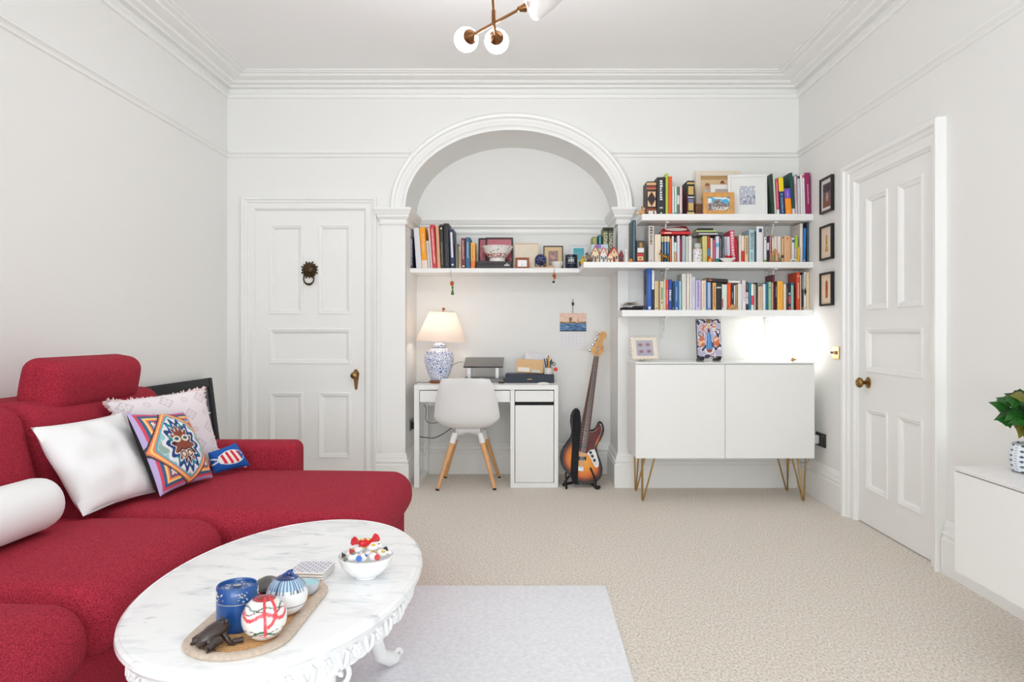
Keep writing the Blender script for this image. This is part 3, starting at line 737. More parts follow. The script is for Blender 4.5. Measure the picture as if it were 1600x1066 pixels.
# candy bowl
c = Vector((-.458, 2.005, TZ))
t = thing('candy_bowl', 'white porcelain bowl full of wrapped sweets on the marble table', 'bowl', c)
part('shell', MB().lathe([(.026,0),(.03,.001),(.03,.006),(.05,.016),(.066,.036),(.0765,.062),(.0745,.0625),(.064,.037),(.048,.019),(.02,.011),(.001,.0105)], 40, c), mat('white_porcelain', (246,246,247), .14, coat=.4), t, smooth=50)
cw = [((240,238,236),(214,186,70),'white wrapped sweet with yellow print'), ((240,240,240),(60,58,58),'white wrapped sweet with dark twisted end'), ((238,238,240),(206,70,60),'white wrapped sweet with red speckles'), ((242,240,238),(60,110,190),'white wrapped sweet with blue dot'), ((236,238,236),(120,130,110),'white wrapped sweet with grey green tips')]
spots = [(-.045,.0,.048,.3,1),(-.03,-.035,.048,.2,4),(-.022,.03,.052,.9,0),(.0,-.046,.05,1.4,3),(.03,-.036,.05,2.2,2),(.048,.0,.05,.4,0),(.032,.034,.054,2.6,1),(-.018,-.012,.066,.7,2),(.022,-.006,.07,.2,0),(.0,.03,.07,1.5,4)]
place = ['at the rim beside the coasters','low on the near side','at the far rim','at the near rim','on the near side','at the rim away from the coasters','at the far rim','piled between red sweet and coasters','piled next to the red sweet','behind the red sweet']
for k, (dx, dy, z, a, ci) in enumerate(spots):
    ca, cb, nm = cw[ci]; p = c+Vector((dx*.9, dy*.9, z+.017))
    s = thing('wrapped_sweet', nm+' '+place[k]+' of the bowl', 'sweet', p, (R.uniform(-.3,.3), R.uniform(-.3,.3), a), 'sweets in the porcelain bowl')
    part('wrapper', MB().ball((0,0,0), .0125, 12, 8, scale=(1.35,1,.9)), rgbmat(ca, .3), s, smooth=60, local=True)
    for sx in (-1, 1):
        part('twist', MB().tube([(sx*.014,0,0),(sx*.018,0,.001),(sx*.026,0,.003)], [.004,.003,.009], 7), rgbmat(ca if sx > 0 else cb, .3), s, local=True)
    part('print_spot', MB().ball((.002,-.006,.008), .0055, 8, 5, scale=(1.2,1,.6)), rgbmat(cb, .3), s, smooth=60, local=True)
rs = thing('ribbon_sweet', 'bright red foil wrapped sweet on top of the candy bowl', 'sweet', c+Vector((.0,-.010,.099)), (.2,.1,.9), 'sweets in the porcelain bowl')
FOIL = mat('red_foil', (206,14,30), .25, coat=.3)
part('wrapper', MB().ball((0,0,0), .0155, 12, 8, scale=(1.5,.9,.75)), FOIL, rs, smooth=60, local=True)
for sx in (-1, 1): part('twist', MB().tube([(sx*.018,0,0),(sx*.026,0,.004),(sx*.04,.002,.009)], [.005,.006,.013], 7), FOIL, rs, smooth=40, local=True)
for dx, dy in ((.004,-.004), (-.012,.002)): part('foil_star', MB().ball((dx,dy,.0105), .006, 7, 4, scale=(1,1,.4)), rgbmat((226,206,90), .35), rs, local=True)

# ------------------------------------------------------------------ sideboard on hairpin legs
sx0, sx1, sy0, sy1, sz0, sz1 = .695, 1.885, 4.81, 5.23, .302, .928
sb = thing('sideboard', 'white two-door sideboard on gold hairpin legs below the wall shelves', 'sideboard', ((sx0+sx1)/2, (sy0+sy1)/2, 0))
part('body', MB().box(sx0, sx1, sy0+.02, sy1, sz0, sz1), LACQ, sb)
mid = (sx0+sx1)/2
for x0, x1 in ((sx0, mid-.0015), (mid+.0015, sx1)):
    part('door', MB().rbox(x0, x1, sy0, sy0+.0175, sz0-.003, sz1-.004, r=.0015, seg=1), LACQ, sb)
part('top_panel', MB().rbox(sx0-.004, sx1+.004, sy0-.006, sy1, sz1+.001, sz1+.011, r=.002, seg=1), mat('white_glass_top', (236,237,237), .15, coat=.4), sb)
STOP = sz1+.011
for x, y, dx, dy in ((sx0+.055, sy0+.055, 1, 1), (sx1-.055, sy0+.055, -1, 1), (sx0+.055, sy1-.055, 1, -1), (sx1-.055, sy1-.055, -1, -1)):
    b = MB(); ft_ = Vector((x-dx*.0, y-dy*.0, .004)); h_ = sz0
    b.tube([(x-dx*.008, y-dy*.02, h_), (ft_.x-dx*.005, ft_.y, .012), (ft_.x, ft_.y, .004), (ft_.x+dx*.005, ft_.y, .012), (x+dx*.08, y-dy*.01, h_)], .0055, 8)
    b.tube([(x+dx*.01, y+dy*.07, h_), (ft_.x, ft_.y+dy*.006, .012)], .0055, 8)
    part('hairpin_leg', b, GOLD, sb, smooth=50)
# scalloped photo frame
ph = thing('scalloped_photo_frame', 'cream scallop-edged photo frame with a blurred family photo on the sideboard', 'photo frame', (0,0,0))
pa, pb_ = px(1009, 561, 5.06), None
ph.location = (pa.x, 5.05, STOP+.008); ph.rotation_euler = (-.22, 0, .30)
W_, H_ = .195, .165; b = MB()
CRM = mat('cream_resin', (236,226,212), .5, bump=.1, bscale=80)
pts = []
def scpt(t, per):  # scallops
    return .006*abs(math.sin(t*PI*per))
nn = 40
for k in range(nn): u = k/nn; pts.append((-W_/2+W_*u, -.006-scpt(u, 7)+.012))
for k in range(nn): u = k/nn; pts.append((W_/2+scpt(u, 6), .006+(H_-.012)*u))
for k in range(nn): u = k/nn; pts.append((W_/2-W_*u, H_-.006+scpt(u, 7)))
for k in range(nn): u = k/nn; pts.append((-W_/2-scpt(u, 6), H_-.006-(H_-.012)*u))
inn = []
iw, ih = W_*.33, H_*.33; czz = H_/2
for k in range(nn): u = k/nn; inn.append((-iw+2*iw*u, czz-ih))
for k in range(nn): u = k/nn; inn.append((iw, czz-ih+2*ih*u))
for k in range(nn): u = k/nn; inn.append((iw-2*iw*u, czz+ih))
for k in range(nn): u = k/nn; inn.append((-iw, czz+ih-2*ih*u))
def ring(P, y): return [Vector((x, y, z)) for x, z in P]
b.loft([ring(inn, .008), ring(inn, 0), ring([(x*.93, czz+(z-czz)*.93) for x, z in pts], -.003), ring(pts, .003), ring(pts, .016), ring(inn, .016)], close_ring=True, close_loft=True)
part('frame', b, CRM, ph, smooth=40, local=True)
def blurred(u, v):
    base_ = mix((176,176,196), (212,196,196), v*.4)
    for cx0, cy0 in ((.27,.72), (.72,.74), (.3,.28), (.76,.3)):
        d = math.hypot((u-cx0)*1.0, (v-cy0)*1.3); base_ = mix(base_, (146,84,84), max(0, 1-d/.2)**1.2)
    return base_
part('photo', MB().painted(lambda u, v: Vector((-iw+2*iw*u, .007, czz-ih+2*ih*v)), blurred, 40, 36), print_mat('glossy_print', .3), ph, local=True)
part('easel_back', MB().prism([(-.02,.016,.12), (.02,.016,.12), (.025,.07,.006), (-.025,.07,.006)], (0,.003,0)), PAPER, ph, local=True)
# painted plaque of a robed figure
def robe(u, v):
    a, c = u-.5, v
    q = noise.noise(Vector((u*6, v*9, 3))); q2 = math.sin(22*math.hypot(abs(a)-.34, c-.62)+3*q)
    if c > .9 and abs(a) < .1: return (146,104,60)
    if math.hypot(a/.075, (c-.82)/.06) < 1: return (232,224,214) if math.hypot(a/.045, (c-.815)/.04) > 1 else (206,160,130)
    wv = .10+.03*math.sin(7*c)
    if .22 < c < .76 and abs(a) < wv*(1.05 if c < .62 else .8):
        if c > .66: return (104,58,72) if abs(a) < .05 else (150,160,196)
        if abs(a+.03) < .018: return (120,176,220)
        return (52,112,178) if math.sin(40*a+8*c) > -.3 else (88,148,204)
    if .16 < c < .24 and abs(a) < .1: return (150,62,48)
    if abs(math.hypot(a/.17, (c-.22)/.10)-1) < .16 and c < .24: return (238,234,230)
    if .11 < c < .15 and abs(a) < .12: return (46,40,46)
    if math.hypot((abs(a)-.3)/.13, (c-.42)/.14) < 1: return (206,112,74) if q > -.15 else (232,196,160)
    if math.hypot((abs(a)-.22)/.09, (c-.78)/.09) < 1: return (214,130,100) if q > 0 else (224,214,206)
    if q2 > .72: return (54,54,84)
    if q2 > .2: return (232,230,238)
    if q < -.28: return (206,146,122)
    return (186,178,204)
pp = thing('painted_plaque', 'colourful painted plaque of a blue-robed winged figure on a black stand on the sideboard', 'painting', (0,0,0))
pc_ = px(1109, 561, 5.08); pp.location = (pc_.x, 5.08, STOP+.0025); pp.rotation_euler = (-.1, 0, .1)
part('board', MB().box(-.088,.088,0,.016,.014,.292), BLACK, pp, local=True)
part('painting', MB().painted(lambda u, v: Vector((-.086+.172*u, -.001, .016+.274*v)), robe, 76, 110), print_mat('glossy_paint', .3), pp, local=True)
for sx in (-1, 1): part('stand', MB().box(sx*.06-.015, sx*.06+.015, -.018, .07, 0, .014).box(sx*.06-.015, sx*.06+.015, -.018, -.012, .014, .026).prism([(sx*.06-.006,.016,.2),(sx*.06+.006,.016,.2),(sx*.06+.006,.07,.014),(sx*.06-.006,.07,.014)],(0,-.004,0)), BLACK, pp, local=True)
# glowing opal lamp under the lowest shelf and a little brass fish
lc = px(1232, 532, 5.07)
ol = thing('opal_globe_lamp', 'glowing white opal globe lamp on the sideboard under the lowest shelf', 'lamp', (lc.x, 5.09, STOP))
part('base', MB().lathe([(.05,0),(.05,.008),(.03,.014),(.022,.03)], 28, (lc.x, 5.09, STOP)), LACQ, ol, smooth=40)
part('globe', MB().ball((lc.x, 5.09, STOP+.122), .1, 32, 20), mat('lit_opal', (255,252,246), .4, emit=5.0), ol, smooth=80)
fp = px(1240, 561, 4.9)
bf = thing('brass_fish', 'tiny brass fish ornament beside the glowing lamp on the sideboard', 'ornament', (fp.x, 4.9, STOP))
part('body', MB().ball((fp.x-.006, 4.9, STOP+.014), .015, 14, 10, scale=(1,.45,.85)), GOLD, bf, smooth=60)
part('tail', MB().prism([(fp.x+.006,4.898,STOP+.014), (fp.x+.02,4.898,STOP+.026), (fp.x+.017,4.898,STOP+.014), (fp.x+.02,4.898,STOP+.002)], (0,.004,0)), GOLD, bf)
part('fin', MB().prism([(fp.x-.012,4.898,STOP+.004), (fp.x+.0,4.898,STOP+.004), (fp.x-.004,4.898,STOP)], (0,.004,0)), GOLD, bf)

# ------------------------------------------------------------------ desk in the alcove
dx0, dx1, dy0, dy1, dz = -.858, .198, 5.30, 5.80, .751
dk = thing('desk', 'white desk with drawer and cupboard standing in the arched alcove', 'desk', ((dx0+dx1)/2, 5.55, 0))
cbx = -.152                                           # left side of the cupboard
part('top', MB().rbox(dx0, dx1, dy0, dy1, dz-.035, dz, r=.002, seg=1), LACQ, dk)
b = MB()                                              # open left leg frame
b.box(dx0, dx0+.036, dy0, dy0+.036, 0, dz-.035).box(dx0, dx0+.036, dy1-.036, dy1, 0, dz-.035).box(dx0, dx0+.036, dy0+.036, dy1-.036, 0, .036)
part('leg_frame', b, LACQ, dk)
part('rear_panel', MB().box(dx0+.036, cbx, dy1-.02, dy1-.004, .56, dz-.035), LACQ, dk)
part('drawer_case', MB().box(dx0+.036, cbx, dy0+.03, dy1-.06, .625, .637).box(-.5, -.488, dy0+.03, dy1-.06, .637, dz-.035), LACQ, dk)
part('drawer_front', MB().rbox(dx0+.04, cbx-.004, dy0+.004, dy0+.02, .626, dz-.042, r=.001, seg=1), LACQ, dk)
b = MB().box(cbx, cbx+.03, dy0, dy1, .0, dz-.035).box(dx1-.03, dx1, dy0, dy1, 0, dz-.035).box(cbx+.03, dx1-.03, dy0+.02, dy1, .012, .035).box(cbx+.03, dx1-.03, dy1-.01, dy1, .035, dz-.035)
b.box(cbx+.03, dx1-.03, dy0, dy0+.02, 0, .035)
part('cupboard_body', b, LACQ, dk)
part('drawer_front', MB().rbox(cbx+.034, dx1-.034, dy0+.004, dy0+.02, .628, dz-.042, r=.001, seg=1), LACQ, dk)
part('grip_slot', MB().box(cbx+.03, dx1-.03, dy0+.03, dy0+.034, .59, .636), mat('slot_black', (16,16,16), .7), dk)
part('door', MB().rbox(cbx+.034, dx1-.034, dy0+.004, dy0+.02, .038, .602, r=.001, seg=1), LACQ, dk)
part('cable_tray', MB().box(dx0+.08, dx0+.16, dy0+.16, dy1-.1, .585, .622), LACQ, dk)
# cables under the desk
CBL = mat('black_cable', (28,28,30), .5); CBW = mat('white_cable', (222,222,222), .5)
def cable(name, label, P, r, m):
    Q = []; P = [Vector(p) for p in P]
    for i in range(len(P)-1):                        # Catmull-Rom
        p0, p1, p2, p3 = P[max(i-1,0)], P[i], P[i+1], P[min(i+2, len(P)-1)]
        for k in range(8):
            t = k/8; Q.append(.5*((2*p1)+(p2-p0)*t+(2*p0-5*p1+4*p2-p3)*t*t+(3*p1-p0-3*p2+p3)*t**3))
    Q.append(P[-1])
    return single(name, MB().tube(Q, r, 6), m, label, 'cable', P[0], smooth=60)
def U(x, y, Y=5.6): return px(x, y, Y)
cable('power_cable', 'thick black cable sagging under the desk behind the white chair', [U(652,682,5.75), U(665,684,5.7), U(680,684,5.7), U(700,673,5.68), U(720,655,5.7), U(730,640,5.72), U(735,628,5.75)], .0035, CBL)
cable('thin_cable', 'thin black cable looping down below the desk drawer', [U(662,632,5.6), U(666,640,5.6), U(665,655,5.6), U(672,661,5.62), U(690,659,5.66), U(712,648,5.7), U(722,632,5.72)], .0022, CBL)
cable('hanging_cable', 'thin white cord hanging in a loop under the desk', [U(672,640,5.72), U(675,662,5.72), U(671,690,5.68), U(664,711,5.7), U(658,704,5.72), U(654,692,5.74)], .0022, CBW)
cable('lamp_cord', 'dark lamp cord lying over the desk edge beside the jar lamp', [Vector((-.84,5.50,.60)), Vector((-.866,5.5,.70)), Vector((-.866,5.5,.757)), Vector((-.835,5.5,.7555)), Vector((-.80,5.53,.7555)), Vector((-.765,5.55,.7555))], .002, CBL)
# socket with plug on the left side of the alcove
so = thing('wall_socket', 'chrome double socket with plug on the alcove side wall beside the desk', 'socket', (AL, 5.55, .42))
z_ = px(642, 665, 5.5).z
part('plate', MB().rbox(AL, AL+.008, 5.50, 5.64, z_-.043, z_+.043, r=.002, seg=1), mat('steel_plate', (120,120,118), .3, .8), so)
part('plug', MB().rbox(AL+.008, AL+.05, 5.52, 5.57, z_-.03, z_+.02, r=.005, seg=2), BLACK, so)
part('switch', MB().box(AL+.008, AL+.012, 5.6, 5.615, z_+.01, z_+.03), BLACK, so)

# ------------------------------------------------------------------ chair
chx, chy = -.468, 5.43
ch = thing('desk_chair', 'white moulded shell chair with round beech legs pushed up to the desk', 'chair', (chx, chy, 0))
prof = [(.225,.436),(.20,.452),(.13,.452),(.05,.440),(-.04,.430),(-.12,.428),(-.185,.445),(-.225,.485),(-.245,.54),(-.262,.61),(-.28,.68),(-.298,.745),(-.315,.79),(-.32,.812)]
wid = [.17,.195,.212,.222,.23,.236,.24,.240,.236,.226,.212,.194,.172,.12]
NS, NT = len(prof), 16
vs = []; b = MB(); rings = []
for i, ((yy, zz), w_) in enumerate(zip(prof, wid)):
    t0 = Vector((0, prof[min(i+1,NS-1)][0]-prof[max(i-1,0)][0], prof[min(i+1,NS-1)][1]-prof[max(i-1,0)][1])).normalized()
    nrm = Vector((0, t0.z, -t0.y))                    # towards the sitter
    if nrm.y < 0 and nrm.z < 0: nrm = -nrm
    row = []
    for j in range(NT+1):
        s_ = -1+2*j/NT; curl = (.075 if 2 < i < 10 else .045)*abs(s_)**2.6
        if i == NS-1: zz2 = zz-.012*s_*s_+.010*math.cos(s_*PI)*.0
        else: zz2 = zz
        row.append(Vector((chx+w_*math.sin(s_*PI/2)*.5+w_*s_*.5, chy+yy, zz2))+nrm*curl)
    rings.append(row)
b.loft(rings)
bm = bmesh.new(); me0 = b.mesh('shell'); bm.from_mesh(me0)
bmesh.ops.solidify(bm, geom=bm.faces[:], thickness=.007)
b2 = MB(); bm.verts.ensure_lookup_table(); b2.add([v.co.copy() for v in bm.verts], [tuple(v.index for v in f.verts) for f in bm.faces]); bm.free(); bpy.data.meshes.remove(me0)
SHELL = mat('white_shell', (238,238,238), .4)
part('seat_shell', b2, SHELL, ch, smooth=60)
def cpad(o, u):
    o = o.copy(); o.z += .012*(1-u.x*u.x)*(1-u.y*u.y); return o
part('seat_pad', MB().rbox(chx-.17, chx+.17, chy-.15, chy+.19, .452, .478, r=.012, seg=3, div=6, bulge=cpad), mat('white_leatherette', (236,236,236), .45), ch, smooth=60)
BEECH = mat('beech', (224,170,118), .45, var=.1, vscale=14, bump=.05, bscale=60)
b = MB(); feet = [(-.675, 5.195), (-.262, 5.215), (-.672, 5.655), (-.25, 5.655)]; tops = []
for fx, fy in feet:
    tp = Vector((chx+(fx-chx)*.47, chy+(fy-chy)*.5, .375)); tops.append(tp)
    b.tube([Vector((chx, chy, .40)), tp+Vector((0,0,.012))], [.02,.014], 8)
b.box(chx-.09, chx+.09, chy-.09, chy+.09, .400, .432)
part('under_frame', b, SHELL, ch, smooth=40)
for (fx, fy), tp in zip(feet, tops):
    f0 = Vector((fx, fy, .004)); d = tp-f0
    lg = part('leg', MB().tube([f0+d*.02, f0+d*.5, f0+d*.9], [.0125,.017,.0205], 14), BEECH, ch, smooth=50)
    part('socket', MB().tube([f0+d*.86, f0+d*1.05], [.0225,.023], 14), SHELL, lg, smooth=40)
    part('foot_pad', MB().tube([f0-Vector((0,0,.004)), f0+d*.025], [.012,.0132], 12), BLACK, lg)

# ------------------------------------------------------------------ table lamp
lx, ly = px(686, 595, 5.53).x, 5.53
lm = thing('table_lamp', 'blue and white porcelain jar lamp with cream cone shade on the desk', 'lamp', (lx, ly, dz))
WOOD = mat('redwood_base', (134,74,38), .4, var=.15, vscale=20)
part('foot', MB().lathe([(.072,0),(.075,.006),(.074,.014),(.066,.02),(.05,.022)], 32, (lx, ly, dz)), WOOD, lm, smooth=40)
def porc():
    m = bpy.data.materials.new('blue_white_porcelain'); m.use_nodes = True; nt = m.node_tree; N = nt.nodes; L = nt.links
    bs = N['Principled BSDF']; bs.inputs['Roughness'].default_value = .12; bs.inputs['Coat Weight'].default_value = .4
    tc = N.new('ShaderNodeTexCoord'); v = N.new('ShaderNodeTexVoronoi'); v.inputs['Scale'].default_value = 34; v.feature = 'F1'
    L.new(tc.outputs['Object'], v.inputs['Vector'])
    mm = N.new('ShaderNodeMath'); mm.operation = 'MULTIPLY'; mm.inputs[1].default_value = 19
    L.new(v.outputs['Distance'], mm.inputs[0])
    sn = N.new('ShaderNodeMath'); sn.operation = 'SINE'; L.new(mm.outputs[0], sn.inputs[0])
    r = N.new('ShaderNodeValToRGB'); e = r.color_ramp.elements; e[0].position = .35; e[0].color = lin((236,238,244)); e[1].position = .6; e[1].color = lin((84,120,186))
    L.new(sn.outputs[0], r.inputs['Fac']); L.new(r.outputs['Color'], bs.inputs['Base Color'])
    return m
PORC = porc()
jb = part('jar', MB().lathe([(.056,.022),(.062,.03),(.085,.075),(.104,.13),(.113,.175),(.112,.205),(.10,.238),(.078,.258),(.056,.266),(.05,.27)], 40, (lx, ly, dz)), PORC, lm, smooth=50)
part('jar_lid', MB().lathe([(.05,.27),(.056,.272),(.056,.288),(.05,.296),(.03,.302),(.018,.306),(.016,.312)], 32, (lx, ly, dz)), PORC, lm, smooth=50)
part('stem', MB().lathe([(.012,.312),(.012,.335),(.006,.338),(.006,.54)], 12, (lx, ly, dz)), BRASS, lm, smooth=40)
SHADE = mat('cream_shade', (252,244,238), .8, trans=0.0)
nt = SHADE.node_tree; bs = nt.nodes['Principled BSDF']
tr = nt.nodes.new('ShaderNodeBsdfTranslucent'); tr.inputs[0].default_value = lin((255,246,238))
mxs = nt.nodes.new('ShaderNodeMixShader'); mxs.inputs[0].default_value = .55
nt.links.new(bs.outputs[0], mxs.inputs[1]); nt.links.new(tr.outputs[0], mxs.inputs[2]); nt.links.new(mxs.outputs[0], nt.nodes['Material Output'].inputs[0])
Ms = Matrix.Translation((lx, ly, dz)) @ Matrix.Rotation(.05, 4, 'Y')
part('shade', MB().loft([[Vector((r*math.cos(2*PI*k/40), r*math.sin(2*PI*k/40), z)) for k in range(40)] for r, z in ((.191,.318),(.190,.322),(.100,.545),(.098,.545),(.188,.321))], close_ring=True, close_loft=True, M=Ms), SHADE, lm, smooth=30)
part('shade_ring', MB().tube([Ms @ Vector((.098*math.cos(a*PI/12), .098*math.sin(a*PI/12), .543)) for a in range(25)], .002, 6).tube([Ms @ Vector((-.098,0,.543)), Ms @ Vector((.098,0,.543))], .002, 6), BRASS, lm)
part('finial', MB().ball(Ms @ Vector((.006, 0, .565)), .012, 14, 10).tube([Ms @ Vector((0,0,.54)), Ms @ Vector((.005,0,.56))], .006, 8), mat('copper_finial', (150,84,54), .35, .5), lm, smooth=60)
part('bulb', MB().ball((lx, ly, dz+.43), .032, 16, 12, scale=(1,1,1.25)), mat('warm_bulb', (255,240,224), .4, emit=26.0), lm, smooth=60)

# ------------------------------------------------------------------ laptops, desk tray and stationery
ALU = mat('grey_aluminium', (150,146,144), .35, .6); ALD = mat('dark_edge', (36,32,32), .4)
def laptop(name, label, x0, x1, y0, y1, z, tilt, m):
    xc = (x0+x1)/2; t = thing(name, label, 'laptop', (xc, y0, z), (tilt, 0, 0))
    w2 = (x1-x0)/2; d = y1-y0
    part('base', MB().rbox(-w2, w2, 0, d, 0, .009, r=.004, seg=2), ALD if tilt else ALU, t, smooth=40, local=True)
    part('lid', MB().rbox(-w2, w2, 0, d, .0095, .0165, r=.003, seg=2), m, t, smooth=40, local=True)
    part('hinge', MB().tube([(-w2*.8, d-.004, .009), (w2*.8, d-.004, .009)], .004, 8), ALD, t, local=True)
    return t
L0, L1 = px(724, 590, 5.56).x, px(788, 590, 5.56).x
laptop('closed_laptop', 'closed silver laptop lying flat on the desk at the bottom of the stack', L0, L1, 5.53, 5.77, dz+.0005, 0, ALU)
laptop('closed_laptop', 'closed grey laptop lying on the silver laptop below the stand', L0+.004, L1-.004, 5.53, 5.76, dz+.0185, 0, mat('space_grey', (116,113,112), .35, .6))
st = thing('laptop_stand', 'clear laptop stand with grey pads holding the raised laptop', 'stand', ((L0+L1)/2, 5.65, dz))
GLS = mat('clear_acrylic', (226,228,228), .1)
za, zb = px(750, 575, 5.55).z, px(750, 563, 5.74).z
for x in (L0+.045, L1-.055):
    part('upright', MB().box(x-.012, x+.012, 5.55, 5.556, dz+.036, za-.006), GLS, st)
    part('upright', MB().box(x-.012, x+.012, 5.73, 5.736, dz+.036, zb-.002), GLS, st)
    part('pad', MB().box(x-.016, x+.016, 5.545, 5.575, za-.008, za-.001), MATTE, st)
laptop('raised_laptop', 'closed grey laptop tilted towards the room on the clear stand', px(724,575,5.55).x, px(786,575,5.55).x, 5.545, 5.77, za, math.atan2(zb-za, .19), mat('space_grey2', (132,128,127), .33, .6))
cable('charger_cable', 'black charger cable running from the raised laptop behind the jar lamp', [px(724,566,5.66), px(718,566,5.66), px(710,569,5.68), px(700,576,5.72), px(694,584,5.76), Vector((px(692,590,5.78).x, 5.78, dz+.004))], .002, CBL)
nb = thing('letter_tray', 'low navy box with fine gold mark on the desk under the envelopes', 'box', (px(828,594,5.58).x, 5.6, dz))
B0, B1 = px(789.5, 594, 5.52).x, px(866, 594, 5.52).x; NAVY = mat('navy_card', (26,36,56), .5)
BT = px(800, 585.5, 5.52).z
part('box', MB().rbox(B0, B1, 5.52, 5.76, dz, BT, r=.003, seg=1), NAVY, nb)
part('gold_mark', MB().box(px(824,0,5.52).x, px(831,0,5.52).x, 5.5192, 5.52, dz+.026, dz+.03), GOLD, nb)
ev = thing('padded_envelope', 'brown padded envelope with white address label leaning on the navy box', 'envelope', (0,0,0))
e0 = px(827, 585, 5.55); ev.location = (e0.x, 5.56, BT); ev.rotation_euler = (-.25, .055, 0)
part('envelope', MB().rbox(-.104,.104,0,.012,.012,.118,r=.005,seg=2), mat('kraft_paper', (222,182,136), .75, bump=.08, bscale=60), ev, smooth=40, local=True)
part('address_label', MB().box(-.09,-.0,-.001,0,.018,.052), PAPER, ev, local=True)
part('postage_label', MB().box(.015,.08,-.001,0,.02,.036), mat('pale_blue_label', (200,214,222), .7), ev, local=True)
e1 = px(836, 585, 5.63)
lt = thing('white_envelope', 'white envelope leaning behind the brown padded envelope', 'envelope', (e1.x+.01, 5.64, BT+.014), (-.22, .13, 0))
part('envelope', MB().box(-.1,.1,0,.004,.0,.145), mat('white_paper', (232,232,236), .8), lt, local=True)
part('flap', MB().prism([(-.1,-.001,.145),(.1,-.001,.145),(0,-.001,.07)], (0,.001,0)), mat('white_paper_flap', (226,226,230), .8), lt, local=True)
cp = px(857, 586, 5.58); cup = Vector((cp.x, 5.58, BT))
pt_ = thing('pen_pot', 'white speckled pen pot standing on the navy box beside the envelopes', 'pen pot', cup)
part('pot', MB().lathe([(.03,0),(.033,.002),(.033,.05),(.031,.05),(.03,.006),(.001,.005)], 24, cup), mat('speckled_ceramic', (228,224,216), .35, var=.06, vscale=70), pt_, smooth=40)
pens = [(-.017,.0,.125,(40,40,44),'black pen with white cap standing in the pen pot',(232,232,232)), (-.006,.008,.118,(24,24,26),'plain black pen standing in the pen pot',(24,24,26)), (.0,-.008,.14,(206,150,60),'thick yellow pencil standing in the pen pot',(90,70,60)), (.012,.006,.112,(30,30,34),'black marker with red end standing in the pen pot',(190,60,50))]
for dx, dy, hh, cc_, lb, cap_ in pens:
    p0 = cup+Vector((dx*.7, dy*.7, .007)); d = Vector((dx*1.3, dy, hh))
    t = thing('pen', lb, 'pen', p0, group='pens in the pot')
    part('barrel', MB().tube([p0, p0+d*.9], .0045 if cc_[0] < 100 else .006, 8), rgbmat(cc_, .4), t, smooth=50)
    part('cap', MB().tube([p0+d*.9, p0+d], [.0046,.0028], 8), rgbmat(cap_, .4), t, smooth=50)
sc_ = thing('scissors', 'scissors with black loop handles standing in the pen pot', 'scissors', cup+Vector((.018,-.004,.007)))
p0 = cup+Vector((.016,-.004,.007))
part('blades', MB().tube([p0, p0+Vector((.004,0,.062))], [.003,.005], 6), CHROME, sc_)
for ex, ez in ((.006,.084), (.026,.072)): part('handle', MB().tube([p0+Vector((ex+.009*math.cos(2*PI*k/16), 0, ez+.013*math.sin(2*PI*k/16))) for k in range(17)], .003, 6), BLACK, sc_, smooth=60)
rp = px(868, 577, 5.58)
pc2 = thing('paper_flower', 'small red paper flower on a stalk beside the pen pot', 'ornament', (rp.x-.012, 5.57, BT))
part('stalk', MB().tube([(rp.x-.014,5.545,BT), (rp.x-.004,5.545,rp.z-.01)], .0015, 6), PAPER, pc2)
b = MB()
for k in range(5): a = 2*PI*k/5; b.ball((rp.x+.009*math.cos(a), 5.545, rp.z+.009*math.sin(a)), .008, 8, 6, scale=(1,.6,1))
part('petals', b, mat('red_petal', (232,74,52), .6), pc2, smooth=60)
mo = px(849, 596, 5.40)
ms = thing('computer_mouse', 'flat white computer mouse on the desk in front of the navy box', 'mouse', (mo.x, 5.42, dz))
part('shell', MB().ball((mo.x, 5.42, dz), .05, 24, 10, scale=(1,.6,.28)), MATTE, ms, smooth=60)
nbk = thing('black_notebook', 'small black device lying between the laptops and the navy box', 'charger', (px(783,596,5.5).x, 5.5, dz))
part('case', MB().rbox(px(779,0,5.5).x, px(788,0,5.5).x, 5.46, 5.515, dz, dz+.012, r=.003, seg=2), BLACK, nbk)
part('lead', MB().tube([(px(787,0,5.5).x,5.5,dz+.006), (px(788.5,0,5.5).x,5.505,dz+.02), (px(788,0,5.5).x,5.51,dz+.034)], .002, 6), CBL, nbk)

# ------------------------------------------------------------------ wall-hung cabinet and plant
cx0_, cy0_, cy1_ = 1.552, .80, 2.652
tvc = thing('wall_cabinet', 'long low white cabinet hung on the wall, carrying the potted plant', 'cabinet', (1.76, 1.73, .268))
part('body', MB().box(cx0_+.018, XR-.001, cy0_, cy1_, .268, .634), LACQ, tvc)
for y0, y1 in ((cy0_, cy0_+.615), (cy0_+.618, cy0_+1.233), (cy0_+1.236, cy1_)): part('door', MB().rbox(cx0_, cx0_+.017, y0, y1, .266, .630, r=.0015, seg=1), LACQ, tvc)
part('top_panel', MB().rbox(cx0_-.006, XR-.001, cy0_-.004, cy1_+.006, .635, .648, r=.002, seg=1), mat('pale_stone_top', (232,229,228), .3, var=.03, vscale=20), tvc)
pp_ = Vector((1.772, 2.535, .6485)); pr = .083
pl_ = thing('potted_plant', 'green leafy houseplant in a white pot with blue dashes on the wall cabinet', 'potted plant', pp_)
def potpat(a, z):
    u = a*22/(2*PI); v = z*110
    iu, iv = math.floor(u), math.floor(v); fu, fv = u-iu-.5, v-iv-.5
    if iu % 2 == 0: return (44,54,74) if math.hypot(fu, fv*.9) < .34 and iv % 2 == 0 else (224,230,236)
    return (150,164,180) if abs(fv) < .16 and abs(fu) < .2 else (224,230,236)
prf = [(.05,0),(.07,.004)]+[(.076+.008*math.sin(PI*k/30), .004+.092*k/30) for k in range(31)]
